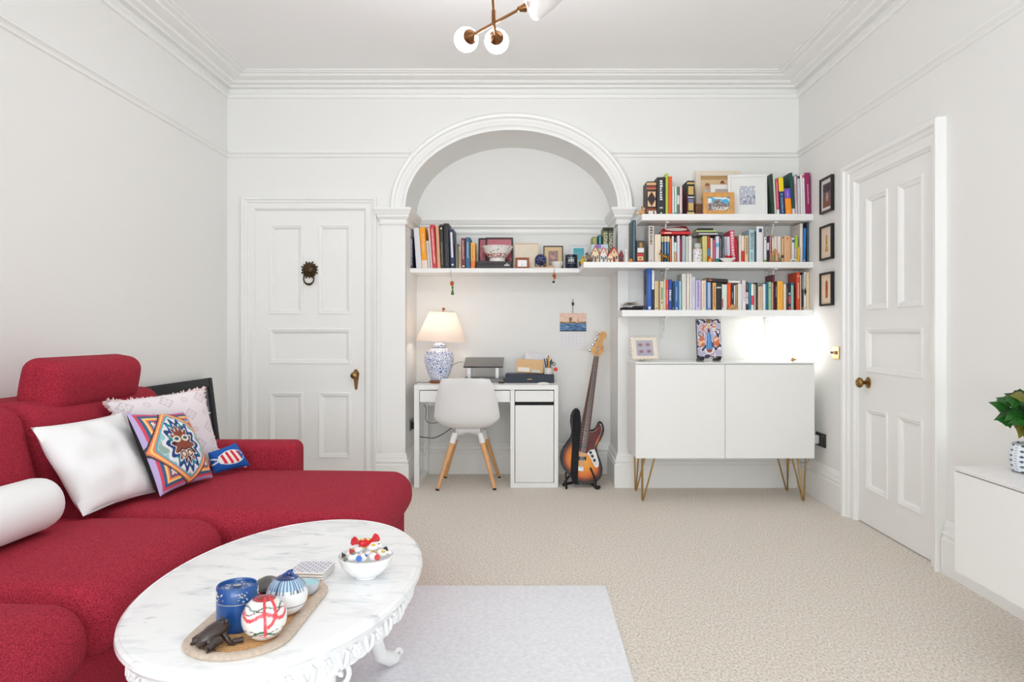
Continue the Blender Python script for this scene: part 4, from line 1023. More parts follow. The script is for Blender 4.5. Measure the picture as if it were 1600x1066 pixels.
part('pot', MB().lathe(prf+[(.072,.098),(.07,.094)], 132, pp_, cfn=potpat), print_mat('pot_glaze', .3), pl_, smooth=50)
part('soil', MB().lathe([(.071,.084),(.071,.088),(.001,.09)], 24, pp_), mat('soil', (54,36,26), .95, bump=.6, bscale=80), pl_)
LEAF = [mat('leaf_green', (34,92,26), .4, var=.2, vscale=30), mat('leaf_dark', (18,56,20), .4, var=.2, vscale=30), mat('leaf_olive', (104,100,30), .45, var=.2, vscale=30)]
lobes = [(0,0),(.14,.10),(.34,.22),(.26,.42),(.30,.52),(.16,.78),(.0,1.15)]
outline = lobes+[(-x, y) for x, y in reversed(lobes[1:-1])]
rl = random.Random(5)
for k in range(64):
    a = rl.uniform(0, 2*PI) if k > 20 else PI+rl.uniform(-1.1,1.1); rr = rl.uniform(.01,.07) if k > 8 else rl.uniform(.055,.08); z = .15+rl.uniform(0,.10)*(1.25-rr*5)+.02
    base_ = pp_+Vector((rr*.3*math.cos(a), rr*.3*math.sin(a), .088)); tip = pp_+Vector((rr*math.cos(a), rr*math.sin(a), z))
    part('stem', MB().tube([base_, base_.lerp(tip, .55)+Vector((0,0,.015)), tip], [.0028,.0022,.0016], 5), LEAF[1], pl_)
    d = Vector((math.cos(a)+rl.uniform(-.5,.5), math.sin(a)+rl.uniform(-.5,.5), rl.uniform(-.9,.35))).normalized(); sd = d.cross(Vector((-.55+rl.uniform(-.5,.5),-.75,.5))).normalized(); nn = sd.cross(d)
    L_ = rl.uniform(.042,.064); q = [tip+d*y*L_+sd*x*L_*1.15+nn*(-.3*abs(x)*L_+.1*L_*math.sin(y*3)) for x, y in outline]
    c0 = tip+d*.5*L_+nn*.02*L_; b = MB(); n_ = len(q)
    b.add(q+[c0]+[p-nn*.0008 for p in q]+[c0-nn*.0008], [(i, (i+1) % n_, n_) for i in range(n_)]+[(n_+1+(i+1) % n_, n_+1+i, 2*n_+1) for i in range(n_)]+[(i, n_+1+i, n_+1+(i+1) % n_, (i+1) % n_) for i in range(n_)])
    part('leaf', b, LEAF[2] if k in (1,3,7) else LEAF[k % 2], pl_)

# ------------------------------------------------------------------ ceiling light
CYL = 3.2
cl = thing('ceiling_light', 'branched copper ceiling light with glowing white globes', 'ceiling light', (px(772,0,CYL).x, CYL, ZC))
g1, g2 = px(728.5, 62, CYL+.07), px(776, 64.5, CYL+.085)
j = px(771.5, 27, CYL)
OPAL = mat('lit_globe', (252,252,255), .3, emit=95.0)
part('stem', MB().tube([(j.x-.003, CYL, ZC), (j.x-.004, CYL, j.z+.08), j+Vector((0,0,.02))], .006, 10), COPPER, cl, smooth=50)
part('canopy', MB().lathe([(.06,-.02),(.06,0)], 28, (j.x, CYL, ZC)), COPPER, cl, smooth=40)
part('joint', MB().tube([j+Vector((0,0,.03)), j-Vector((0,0,.026))], .0095, 12), COPPER, cl, smooth=40)
tipR = px(812, 14, CYL+.0)
def globe(gc, d, path):
    d = Vector(d).normalized(); r = .054; tip = gc+d*.078
    a = part('arm', MB().tube([tip]+path, .0065, 10), COPPER, cl, smooth=50)
    part('cup', MB().lathe([(.035,.041),(.034,.047),(.028,.058),(.016,.069),(.006,.078),(.001,.080)], 24, M=Matrix.Translation(gc) @ Vector((0,0,1)).rotation_difference(d).to_matrix().to_4x4()), COPPER, a, smooth=50)
    part('globe', MB().ball(gc, r, 28, 18), OPAL, a, smooth=80)
globe(g1, (.50, -.87, -.05), [tipR]); globe(g2, (0, -1, -.02), [j-Vector((0,0,.02))])
s0, s1 = px(836, 30, CYL+.02), px(856, -45, CYL+.02)
part('socket', MB().ball(tipR, .013, 14, 10).tube([tipR, tipR.lerp(px(836,8,CYL+.02), .35)], [.012,.02], 12), COPPER, cl, smooth=50)
ax_ = (s1-s0)
Mc = Matrix.Translation(s0) @ Vector((0,0,1)).rotation_difference(ax_.normalized()).to_matrix().to_4x4()
part('cone_shade', MB().loft([[Vector((r*math.cos(2*PI*k/36), r*math.sin(2*PI*k/36), z)) for k in range(36)] for r, z in ((.004,.0),(.016,.002),(.022,.008),(.07,.075),(.115,.16),(.113,.16),(.068,.077),(.02,.012),(.004,.006))], close_ring=True, M=Mc), mat('frosted_shade', (238,234,232), .5), cl, smooth=50)

# ------------------------------------------------------------------ right wall: three small pictures, switch, socket
def wall_pic(name, label, cy_px, z0px, z1px, paint, matw):
    p0, p1 = on_side(1285, z1px, XR), on_side(1304, z1px, XR)
    y1, y0 = p0.y, p1.y
    zt, zb = on_side(1294.5, z0px, XR).z, on_side(1294.5, z1px, XR).z
    t = thing(name, label, 'picture', (XR, (y0+y1)/2, zb), group='small black framed pictures beside the shelves')
    X0, X1, fw_ = XR-.022, XR-.001, .013
    part('frame', MB().box(X0, X1, y0, y0+fw_, zb, zt).box(X0, X1, y1-fw_, y1, zb, zt).box(X0, X1, y0+fw_, y1-fw_, zb, zb+fw_).box(X0, X1, y0+fw_, y1-fw_, zt-fw_, zt), BLACK, t)
    part('picture', MB().painted(lambda u, v: Vector((XR-.012, y1-fw_-(y1-y0-2*fw_)*u, zb+fw_+(zt-zb-2*fw_)*v)), paint, 30, 42), print_mat('glossy_print', .3), t)
    part('backing', MB().box(XR-.010, XR-.002, y0+.004, y1-.004, zb+.004, zt-.004), PAPER, t)
def pic1(u, v):
    if min(u, 1-u) < .16 or v < .1 or v > .88: return (232,228,222)
    if v > .6: return mix((60,44,50), (92,74,110), abs(noise.noise(Vector((u*5, v*5, 1)))))
    if v < .3: return (120,72,52)
    return (196,150,130) if math.hypot(u-.55, (v-.42)*.8) < .12 else (104,82,92)
def pic2(u, v):
    if math.hypot((u-.5)/.05, (v-.72)/.035) < 1: return (150,110,70)
    if .28 < v < .70 and abs(u-.5) < .07+.09*(.7-v): return (206,170,52) if noise.noise(Vector((u*12, v*9, 2))) > -.2 else (150,120,44)
    if .2 < v < .28 and abs(u-.5) < .14: return (196,140,100)
    return (236,218,198)
def pic3(u, v):
    if math.hypot((u-.5)/.05, (v-.78)/.035) < 1: return (120,60,40)
    if .26 < v < .75 and abs(u-.5) < .1+.05*(.75-v): return (196,92,52) if noise.noise(Vector((u*12, v*9, 2))) > -.25 else (150,64,40)
    if .2 < v < .26 and abs(u-.5) < .1: return (120,110,60)
    return (240,220,192)
wall_pic('small_picture', 'topmost small black-framed picture beside the shelves, dark interior scene', 0, 277, 332, pic1, .02)
wall_pic('small_picture', 'middle small black-framed picture beside the shelves, figure in yellow', 0, 352, 406, pic2, 0)
wall_pic('small_picture', 'lowest small black-framed picture beside the shelves, figure in orange robe', 0, 426, 478, pic3, 0)
w0, w1 = on_side(1302, 551, XR), on_side(1312.5, 551, XR)
sw = thing('light_switch', 'brass light switch plate beside the door with round brass knob', 'light switch', (XR, (w0.y+w1.y)/2, w0.z))
zz0, zz1 = on_side(1307, 561, XR).z, on_side(1307, 541.5, XR).z
part('plate', MB().rbox(XR-.008, XR, w1.y, w0.y, zz0, zz1, r=.003, seg=2), mat('polished_brass', (224,176,96), .28, .9), sw)
ym, zm = (w0.y+w1.y)/2, (zz0+zz1)/2
part('recess', MB().box(XR-.0095, XR-.008, w1.y+.018, ym+.02, zm-.012, zm+.012), BLACK, sw)
part('rocker', MB().rbox(XR-.014, XR-.009, ym-.012, ym+.008, zm-.010, zm+.010, r=.002, seg=1), BRASS, sw)
part('dimmer_knob', MB().tube([(XR-.008, w0.y-.012, zm), (XR-.03, w0.y-.012, zm)], .008, 12), CHROME, sw, smooth=40)
k0, k1 = on_side(1276, 687, XR), on_side(1291, 690, XR)
z0_, z1_ = on_side(1284, 698, XR).z, on_side(1284, 677, XR).z
ws = thing('wall_socket', 'black double socket with white plug on the wall beside the sideboard', 'socket', (XR, (k0.y+k1.y)/2, z0_))
part('plate', MB().rbox(XR-.008, XR, k1.y, k0.y, z0_, z1_, r=.002, seg=1), mat('black_nickel', (48,48,48), .3, .6), ws)
part('plug', MB().rbox(XR-.055, XR-.008, k0.y-.07, k0.y-.02, z0_+.015, z1_-.018, r=.008, seg=2), MATTE, ws, smooth=40)
part('switch', MB().box(XR-.011, XR-.008, k1.y+.03, k1.y+.042, z0_+.03, z1_-.025), BLACK, ws)
cable('plug_cord', 'thin grey cord dropping from the white plug behind the sideboard', [Vector((XR-.045, k0.y-.045, z0_+.017)), Vector((XR-.05, k0.y-.04, z0_-.04)), Vector((XR-.055, k0.y+.02, z0_-.12)), Vector((XR-.06, k0.y+.16, z0_-.15)), Vector((XR-.06, 5.25, z0_-.12))], .0025, mat('grey_cord', (150,150,150), .5))

# ------------------------------------------------------------------ calendar on the alcove wall
c0, c1 = px(874.5, 546, YA-.006), px(916.5, 489, YA-.006)
cal = thing('wall_calendar', 'wall calendar with a painted harbour skyline hanging on the alcove wall', 'calendar', ((c0.x+c1.x)/2, YA, c0.z))
def harbour(u, v):
    n1_ = noise.noise(Vector((u*6, v*16, 1)))
    sky = .52+.06*noise.noise(Vector((u*7, 0, 3)))
    dome = abs(u-.4) < .035+.0 and v < .78 or math.hypot((u-.4)/.06, (v-.66)/.1) < 1 or (abs(u-.68) < .012 and v < .7)
    if v > .44 and (v < sky or (dome and v > .5)): return mix((190,140,84), (120,108,92), .5+.9*n1_)
    if v >= .44: return mix((246,214,190), (232,196,186), .5+n1_)
    if v < .06: return (26,40,70)
    return mix((56,92,146), (150,190,220), max(0, min(1, .35+1.2*noise.noise(Vector((u*5+v*8, v*20, 6))))))
zm_ = px(0, 518, YA-.006).z
part('picture_page', MB().box(c0.x, c1.x, YA-.005, YA-.003, zm_, c1.z), PAPER, cal)
part('picture', MB().painted(lambda u, v: Vector((c0.x+.002+(c1.x-c0.x-.004)*u, YA-.0056, zm_+.001+(c1.z-zm_-.004)*v)), harbour, 90, 60), print_mat('matte_print', .7), cal)
dp = part('date_page', MB().box(c0.x, c1.x, YA-.005, YA-.003, c0.z, zm_-.002), mat('calendar_paper', (238,238,240), .8), cal)
b = MB()
for r_ in range(6):
    for q in range(7):
        xx = c0.x+.018+(c1.x-c0.x-.036)*q/6; zq = zm_-.022-r_*.0185
        b.box(xx-.006, xx+.006, YA-.0054, YA-.005, zq-.0012, zq+.0012)
part('date_grid', b, mat('pale_ink', (196,198,208), .8), dp, kind='stuff')
hk = px(895, 468, YA)
part('string', MB().tube([(hk.x, YA-.006, c1.z-.005), (hk.x, YA-.008, hk.z)], .002, 6), BLACK, cal)
part('hook', MB().ball((hk.x, YA-.008, px(895,475,YA).z), .010, 10, 8, scale=(1,.6,1.5)).tube([(hk.x, YA, hk.z+.0), (hk.x, YA-.012, hk.z-.004)], .003, 6), BLACK, cal, smooth=50)

# ------------------------------------------------------------------ bass guitar on a stand
def gy(y): return 5.285+(752-y)/232*.40
def G(x, y, off=0.0): p = px(x, y, gy(y)); return p+Vector((0, -off, off*-.25))
def g6(a, c, off=0.0): return G(870+a*.13595, 630+c*.13595, off)
bg = thing('bass_guitar', 'sunburst electric bass guitar with tortoiseshell pickguard leaning in the alcove', 'guitar', (g6(300, 935).x, 5.285, .025))
body = [(215,70),(185,95),(160,150),(152,220),(162,290),(168,345),(155,405),(115,460),(75,515),(48,575),(38,650),(50,710),(80,765),(115,805),(155,850),(200,900),(250,925),(300,935),(360,936),(410,928),(460,905),(500,870),(522,820),(528,750),(510,680),(485,620),(466,560),(462,510),(478,465),(510,420),(535,365),(547,310),(540,265),(520,232),(498,220),(478,230),(465,262),(445,298),(410,320),(370,312),(345,300),(300,300),(283,270),(277,200),(272,130),(258,88),(238,72)]
n_ = len(body); ctr = Vector((300, 610))
def bp_(k, s_, off): a, c = body[k]; return g6(ctr.x+(a-ctr.x)*s_, ctr.y+(c-ctr.y)*s_, off)
b = MB()
b.loft([[bp_(k, .97, -.034) for k in range(n_)], [bp_(k, 1.0, -.028) for k in range(n_)], [bp_(k, 1.0, -.004) for k in range(n_)], [bp_(k, .985, 0) for k in range(n_)]], close_ring=True, cap=True)
part('body', b, mat('gloss_black_body', (16,15,15), .38), bg, smooth=40)
b = MB(); cs = []; vs = []; SC = [(.975,(22,16,16)),(.90,(46,20,14)),(.82,(120,48,16)),(.72,(214,104,24)),(.5,(240,148,40)),(.2,(246,168,60))]
rings = [[bp_(k, s_, .0012+.0006*i) for k in range(n_)] for i, (s_, c_) in enumerate(SC)]
cs = [lin(c_) for s_, c_ in SC for k in range(n_)]
b.loft(rings, close_ring=True, c=cs); b.f.append(tuple((len(SC)-1)*n_+k for k in range(n_)))
part('sunburst_finish', b, print_mat('sunburst', .4), bg, smooth=60, label='amber to black sunburst face')
def gplate(P, o0, o1): b = MB(); q = [g6(a, c, o1) for a, c in P]; d = g6(P[0][0], P[0][1], o0)-g6(P[0][0], P[0][1], o1); b.prism(q, d); return b
grd = [(258,318),(300,312),(370,322),(410,330),(452,310),(475,270),(492,238),(508,252),(515,300),(500,350),(470,405),(440,470),(434,525),(380,535),(345,578),(300,566),(256,552)]
def infl(P, k): cx_ = sum(p[0] for p in P)/len(P); cy_ = sum(p[1] for p in P)/len(P); return [(cx_+(a-cx_)*k, cy_+(c-cy_)*k) for a, c in P]
pg = part('pickguard', gplate(grd, .005, .0068), mat('tortoiseshell', (96,28,22), .4, var=.5, vscale=45), bg)
part('pickguard_edge', gplate(infl(grd, 1.035), .0045, .0058), mat('guard_edge', (226,216,206), .4), pg)
ctl = part('control_plate', gplate([(345,578),(380,536),(434,528),(452,570),(468,625),(482,680),(480,718),(464,738),(440,730),(415,690),(395,640),(370,605)], .005, .0075), mat('satin_chrome', (226,226,228), .3, .25), bg)
for a, c in ((386,560),(407,603),(430,650)):
    p = g6(a, c, .008); part('knob', MB().lathe([(.010,0),(.0095,.014),(.007,.016),(.001,.016)], 14, M=Matrix.Translation(p) @ Matrix.Rotation(PI/2, 4, 'X')), BLACK, ctl, smooth=40)
part('jack', MB().ball(g6(452,695,.009), .005, 8, 6), CHROME, ctl)
for y0 in (478, 612): part('pickup', gplate([(246,y0),(336,y0),(336,y0+34),(246,y0+34)], .004, .013), BLACK, bg)
br = part('bridge', gplate([(243,722),(306,726),(303,778),(241,774)], .004, .009), CHROME, bg)
for k in range(4): part('saddle', gplate([(249+k*13,732),(258+k*13,732),(258+k*13,768),(249+k*13,768)], .009, .014), CHROME, br)
# neck, fretboard, headstock
def nk(x, y, off): return G(x, y, off)
NL, NR, ML, MR = (905.8, 676), (921, 678), (928.2, 556), (935.6, 557)
def nln(t, s_): return ((NL[0]+(NR[0]-NL[0])*s_)*(1-t)+(ML[0]+(MR[0]-ML[0])*s_)*t, (NL[1]+(NR[1]-NL[1])*s_)*(1-t)+(ML[1]+(MR[1]-ML[1])*s_)*t)
NECK = mat('maple_neck', (226,170,104), .35, coat=.3); ROSE = mat('rosewood', (86,52,40), .5, var=.15, vscale=60)
b = MB(); b.prism([nk(*nln(0,0), .004), nk(*nln(0,1), .004), nk(*nln(1,1), .004), nk(*nln(1,0), .004)], (0, .022, .004))
ne = part('neck', b, NECK, bg)
b = MB(); b.prism([nk(*nln(-.09,0), .011), nk(*nln(-.09,1), .011), nk(*nln(1,1), .011), nk(*nln(1,0), .011)], (0, .006, .001))
part('fretboard', b, ROSE, ne)
for k in range(1, 21):
    t = 1-(1-2**(-k/12))*1.62
    p, q = nk(*nln(t,.02), .0118), nk(*nln(t,.98), .0118); part('fret', MB().tube([p, q], .0012, 4), CHROME, ne)
for k in (3,5,7,9,15,17,19):
    t = 1-(1-2**(-(k-.5)/12))*1.62; part('inlay', MB().ball(nk(*nln(t,.5), .0112), .0028, 8, 5, scale=(1,.4,1)), PAPER, ne)
for k in range(4):
    s_ = .2+.2*k; P0 = g6(253+k*14, 745, .016); P1 = nk(*nln(1.0, s_), .0135); P2 = G(*[(865+x*.0891, 465+y*.0891) for x, y in ((728,952),(765,858),(795,760),(836,660))][k], .012)
    part('string', MB().tube([P0, P1, P2], .0012 if k > 1 else .0016, 5), CHROME, bg)
hd = [(712,1045),(690,1000),(664,965),(655,915),(668,890),(702,880),(716,845),(730,795),(765,745),(792,700),(795,650),(820,612),(865,594),(905,606),(930,645),(925,695),(890,730),(868,770),(870,820),(884,880),(882,945),(845,985),(815,1010),(797,1045)]
b = MB(); b.prism([G(865+x*.0891, 465+y*.0891, .004) for x, y in hd], (0, .014, .003))
hs = part('headstock', b, NECK, bg)
for k, (x, y) in enumerate(((728,952),(765,858),(795,760),(836,660))):
    part('tuning_post', MB().tube([G(865+x*.0891, 465+y*.0891, .004), G(865+x*.0891, 465+y*.0891, .014)], .006, 10), CHROME, hs, smooth=40)
for x, y in ((768,640),(735,735),(690,832),(640,925)):
    p = G(865+x*.0891, 465+y*.0891, -.004); q = G(865+(x+60)*.0891, 465+(y+6)*.0891, -.004)
    part('tuning_key', MB().tube([p, q], .0035, 6).ball(p, .013, 12, 8, scale=(1,.35,1)), CHROME, hs, smooth=50)
part('decal', MB().tube([G(865+845*.0891, 465+935*.0891, .0045), G(865+838*.0891, 465+890*.0891, .0046), G(865+850*.0891, 465+855*.0891, .0045)], .0022, 5), mat('decal_brown', (130,70,50), .4), hs)
part('decal_disc', MB().ball(G(865+795*.0891, 465+905*.0891, .004), .010, 14, 6, scale=(1,.15,1)), mat('silver_disc', (206,200,200), .3), hs, smooth=50)
stp = [((215,66),(262,80)), ((186,130),(274,150)), ((178,250),(276,250)), ((175,380),(266,380)), ((172,520),(255,520)), ((163,680),(246,680)), ((158,800),(243,800)), ((172,880),(240,888)), ((205,922),(256,930))]
b = MB(); b.loft([[g6(*l, .016), g6(*r_, .017), g6(*r_, .013), g6(*l, .012)] for l, r_ in stp], close_ring=True, cap=True)
part('strap', b, mat('black_webbing', (20,22,28), .85, bump=.3, bscale=500), bg, smooth=50, label='wide black webbing strap')
gs = thing('guitar_stand', 'black tubular guitar stand with rubber feet holding the bass guitar', 'stand', (g6(330,950).x, 5.4, 0))
A_, B_, C_ = on_level(881, 757, .0125), on_level(934, 762, .0125), Vector((.41, 5.72, .012))
hub2 = Vector((g6(330,900).x, 5.53, .17))
for F in (A_, B_):
    back = Vector((F.x+(hub2.x-F.x)*.6, 5.46, .0105))
    lg = part('leg', MB().tube([F, back, Vector((hub2.x, 5.52, .06)), hub2], .0085, 10), BLACK, gs, smooth=50)
    part('rubber_foot', MB().tube([F+Vector((0,-.014,0)), F+Vector((.01,.02,.0))], .0125, 12), mat('rubber', (26,26,26), .8), lg, smooth=40)
part('rear_leg', MB().tube([C_, hub2], .0095, 10), BLACK, gs, smooth=50)
part('upright', MB().tube([hub2, Vector((hub2.x+.02, 5.63, .40))], .009, 10), BLACK, gs, smooth=50)
for tp, bs_ in (((922.3,731),(931,751)), ((884,738),(885,752))):
    T_, Q_ = px(*tp, 5.23), px(*bs_, 5.23)
    part('cradle_arm', MB().tube([hub2, Vector((Q_.x, 5.47, .0082)), Vector((Q_.x, 5.235, .0082)), Q_, T_], .007, 10), BLACK, gs, smooth=50)

# ------------------------------------------------------------------ shelves
SH = mat('white_shelf', (242,242,241), .45)
YS, YAS = 5.05, 5.50
Z_TOP, Z_MID, Z_LOW, Z_ALC = 1.965, 1.630, 1.294, 1.626
single('alcove_shelf', MB().rbox(AL+.001, .3655, YAS, YA-.001, Z_ALC-.034, Z_ALC, r=.002, seg=1), SH, 'white shelf spanning the alcove above the desk', 'shelf', (-.28, 5.66, Z_ALC-.034))
msf = thing('wall_shelf', 'middle white wall shelf that runs on into the alcove', 'shelf', (1.2, 5.2, Z_MID-.04), group='white wall shelves')
part('board', MB().box(.366, XR-.001, YS, YB-.013, Z_MID-.04, Z_MID).box(.366, AR-.001, YB-.013, YA-.001, Z_MID-.04, Z_MID), SH, msf)
tsf = thing('wall_shelf', 'topmost white wall shelf with picture frames and books', 'shelf', (1.3, 5.2, Z_TOP-.044), group='white wall shelves')
part('board', MB().box(.775, XR-.001, YS, YB-.001, Z_TOP-.044, Z_TOP), SH, tsf)
lsf = thing('wall_shelf', 'lowest white wall shelf just above the sideboard', 'shelf', (1.3, 5.2, Z_LOW-.044), group='white wall shelves')
part('board', MB().box(.635, XR-.001, YS, YB-.013, Z_LOW-.044, Z_LOW), SH, lsf)
def bracket(sf, x, ztop):
    y = YB-.012; b = MB()
    b.box(x-.011, x+.011, y-.008, y, ztop-.20, ztop-.0005).box(x-.011, x+.011, YS+.06, y, ztop-.008, ztop-.0005)
    pts = []
    for k in range(15):
        t = k/14; pts.append((x, y-.01-.14*t, ztop-.16+.15*t+.025*math.sin(t*2*PI)))
    b.tube(pts, .006, 6)
    for cy, cz, r0 in ((y-.035, ztop-.045, .022), (y-.085, ztop-.032, .016)):
        b.tube([(x, cy+r0*math.cos(k*.45)*(1-k/26), cz+r0*math.sin(k*.45)*(1-k/26)) for k in range(20)], .004, 5)
    part('bracket', b, SH, sf, smooth=50)
for sf, z in ((tsf, Z_TOP-.044), (msf, Z_MID-.04), (lsf, Z_LOW-.044)):
    for xp in (1034, 1197): bracket(sf, px(xp, 0, YB).x, z)

# ------------------------------------------------------------------ books
def book(name, label, X0, X1, Yf, Zb, hgt, depth, lean, c, ext, grp):
    """spine faces the room; lean shifts the top sideways in metres"""
    th = X1-X0; ang = math.atan2(lean, hgt)
    piv = X0 if lean <= 0 else X1
    t = thing(name, label, 'book', (piv, Yf, Zb), (0, ang, 0), grp)
    l0, l1 = (0, th) if lean <= 0 else (-th, 0)
    hh = hgt/math.cos(ang); bt = min(.0022, th*.18)
    m = rgbmat(c, .5)
    b = MB()
    b.box(l0, l0+bt, .003, depth, 0, hh).box(l1-bt, l1, .003, depth, 0, hh)
    b.loft([[Vector((l0, .003, z)), Vector((l0+th*.12, .0008, z)), Vector(((l0+l1)/2, 0, z)), Vector((l1-th*.12, .0008, z)), Vector((l1, .003, z)), Vector((l1, .005, z)), Vector((l0, .005, z))] for z in (0, hh)], close_ring=True, cap=True)
    cv = part('cover', b, m, t, local=True)
    if th > .006: part('page_block', MB().box(l0+bt, l1-bt, .005, depth-.003, .003, hh-.003), PAGES, t, local=True)
    for e in ext:
        k = e[0]
        if k == 'band':                               # (band, z0, z1, colour) fractions of the height
            part('spine_band', MB().loft([[Vector((l0-.0002, .0026, z*hh)), Vector((l0+th*.12, .0003, z*hh)), Vector(((l0+l1)/2, -.0006, z*hh)), Vector((l1-th*.12, .0003, z*hh)), Vector((l1+.0002, .0026, z*hh)), Vector((l1-.001, .004, z*hh)), Vector((l0+.001, .004, z*hh))] for z in (e[1], e[2])], close_ring=True, cap=True), rgbmat(e[3], .5), t, local=True)
        elif k == 'marks':                            # unreadable lettering as short dashes
            z0, z1, cc = e[1]*hh, e[2]*hh, e[3]; wf = e[4] if len(e) > 4 else .45; b = MB(); z = z1; rr = random.Random(int(X0*9999))
            while z > z0:
                s_ = rr.uniform(.45, 1.2)*th*wf*.62; xc = (l0+l1)/2; ww = th*wf/2
                b.box(xc-ww, xc+ww*rr.uniform(.3, 1), -.0010, .0004, max(z0, z-s_), z); z -= s_+th*wf*.28
            part('lettering', b, rgbmat(cc, .6), t, local=True, kind='stuff')
        elif k == 'text':                             # (text, string, centre z, span, colour, size factor)
            s_, zc, sp, cc = e[1], e[2]*hh, e[3]*hh, e[4]; sz = min(th*1.0, sp/(.62*len(s_)))
            xc = (l0+l1)/2
            lb = letters(s_, sz, lambda tx, ty: Vector((xc+ty, -.0009, zc-tx)))
            part('lettering', lb, rgbmat(cc, .6), t, local=True, label='title '+s_)
        elif k == 'patch':                            # (patch, u0, u1, z0, z1, colour)
            part('spine_patch', MB().box(l0+th*e[1], l0+th*e[2], -.0011, .0006, e[3]*hh, e[4]*hh), rgbmat(e[5], .5), t, local=True)
        elif k == 'diamond':
            xc = (l0+l1)/2; w_ = th*.46; z0, z1 = e[1]*hh, e[2]*hh
            part('diamond', MB().prism([(xc, -.0013, z0), (xc+w_, -.0013, (z0+z1)/2), (xc, -.0013, z1), (xc-w_, -.0013, (z0+z1)/2)], (0,.0015,0)), rgbmat(e[3], .45), t, local=True)
        elif k == 'dot':
            part('emblem', MB().ball(((l0+l1)/2, 0, e[1]*hh), th*e[3], 10, 6, scale=(1,.1,1)), rgbmat(e[2], .5), t, local=True)
        elif k == 'coverpatch':                       # colour on the left-hand board
            part('cover_print', MB().box(l0-.0005, l0+.0005, depth*e[1], depth*e[2], e[3]*hh, e[4]*hh), rgbmat(e[5], .5), t, local=True)
    return t
W, K = (236,236,238), (30,30,32)
CREAM = (238,226,208)
# x0, x1 at the foot of the spine, top y, sideways shift of the top in px, colour, colour words, extras
ALCOVE = [
 (640.6,645.4,371,0,(36,36,72),'slim navy',[('marks',.1,.95,W,.3)]),
 (650.4,659.0,356.5,-4.4,(226,227,233),'wide white',[]),
 (659.4,668.2,355.5,-4.6,(250,164,26),'orange',[('text','The Art Museum',.62,.56,(255,240,214)),('band',.0,.2,(246,226,206))]),
 (668.6,672.6,376.7,-3,(206,206,214),'thin grey white',[]),
 (672.9,676,356,-4.6,(226,206,196),'thin blush',[]),
 (676.3,683,351.5,-4.8,(214,58,74),'red',[('marks',.12,.9,(250,206,200),.42)]),
 (683.3,688.4,352.4,-3.2,(222,170,126),'tan',[]),
 (688.7,694,351,-2.4,(52,43,40),'brown black',[('dot',.91,(236,226,214),.3),('marks',.1,.6,(146,134,124),.4)]),
 (694.4,702.6,349.4,-1.8,(30,32,38),'tall black',[('marks',.05,.55,(90,94,104),.2)]),
 (703.6,711,358.3,-2.6,(36,50,86),'navy',[('patch',.3,.72,.28,.92,(228,228,232)),('marks',.3,.9,(110,120,150),.3),('dot',.1,W,.22)]),
 (711.8,716,381,-.6,(122,116,102),'small olive grey',[]),
 (716.3,720.6,384.6,0,(188,172,142),'small beige',[('marks',.2,.8,(120,104,80),.3)]),
 (721,727,372,-.6,(122,46,56),'maroon',[('marks',.3,.92,(222,170,170),.5),('patch',.2,.8,.06,.1,W)]),
 (727.6,734.8,371,-.4,(44,100,136),'teal blue',[('marks',.35,.85,(210,224,232),.3)]),
 (735.6,742.4,379,-.4,(250,184,84),'yellow and orange',[('band',.0,.3,(244,128,60)),('marks',.3,.9,(206,110,50),.3)]),
]
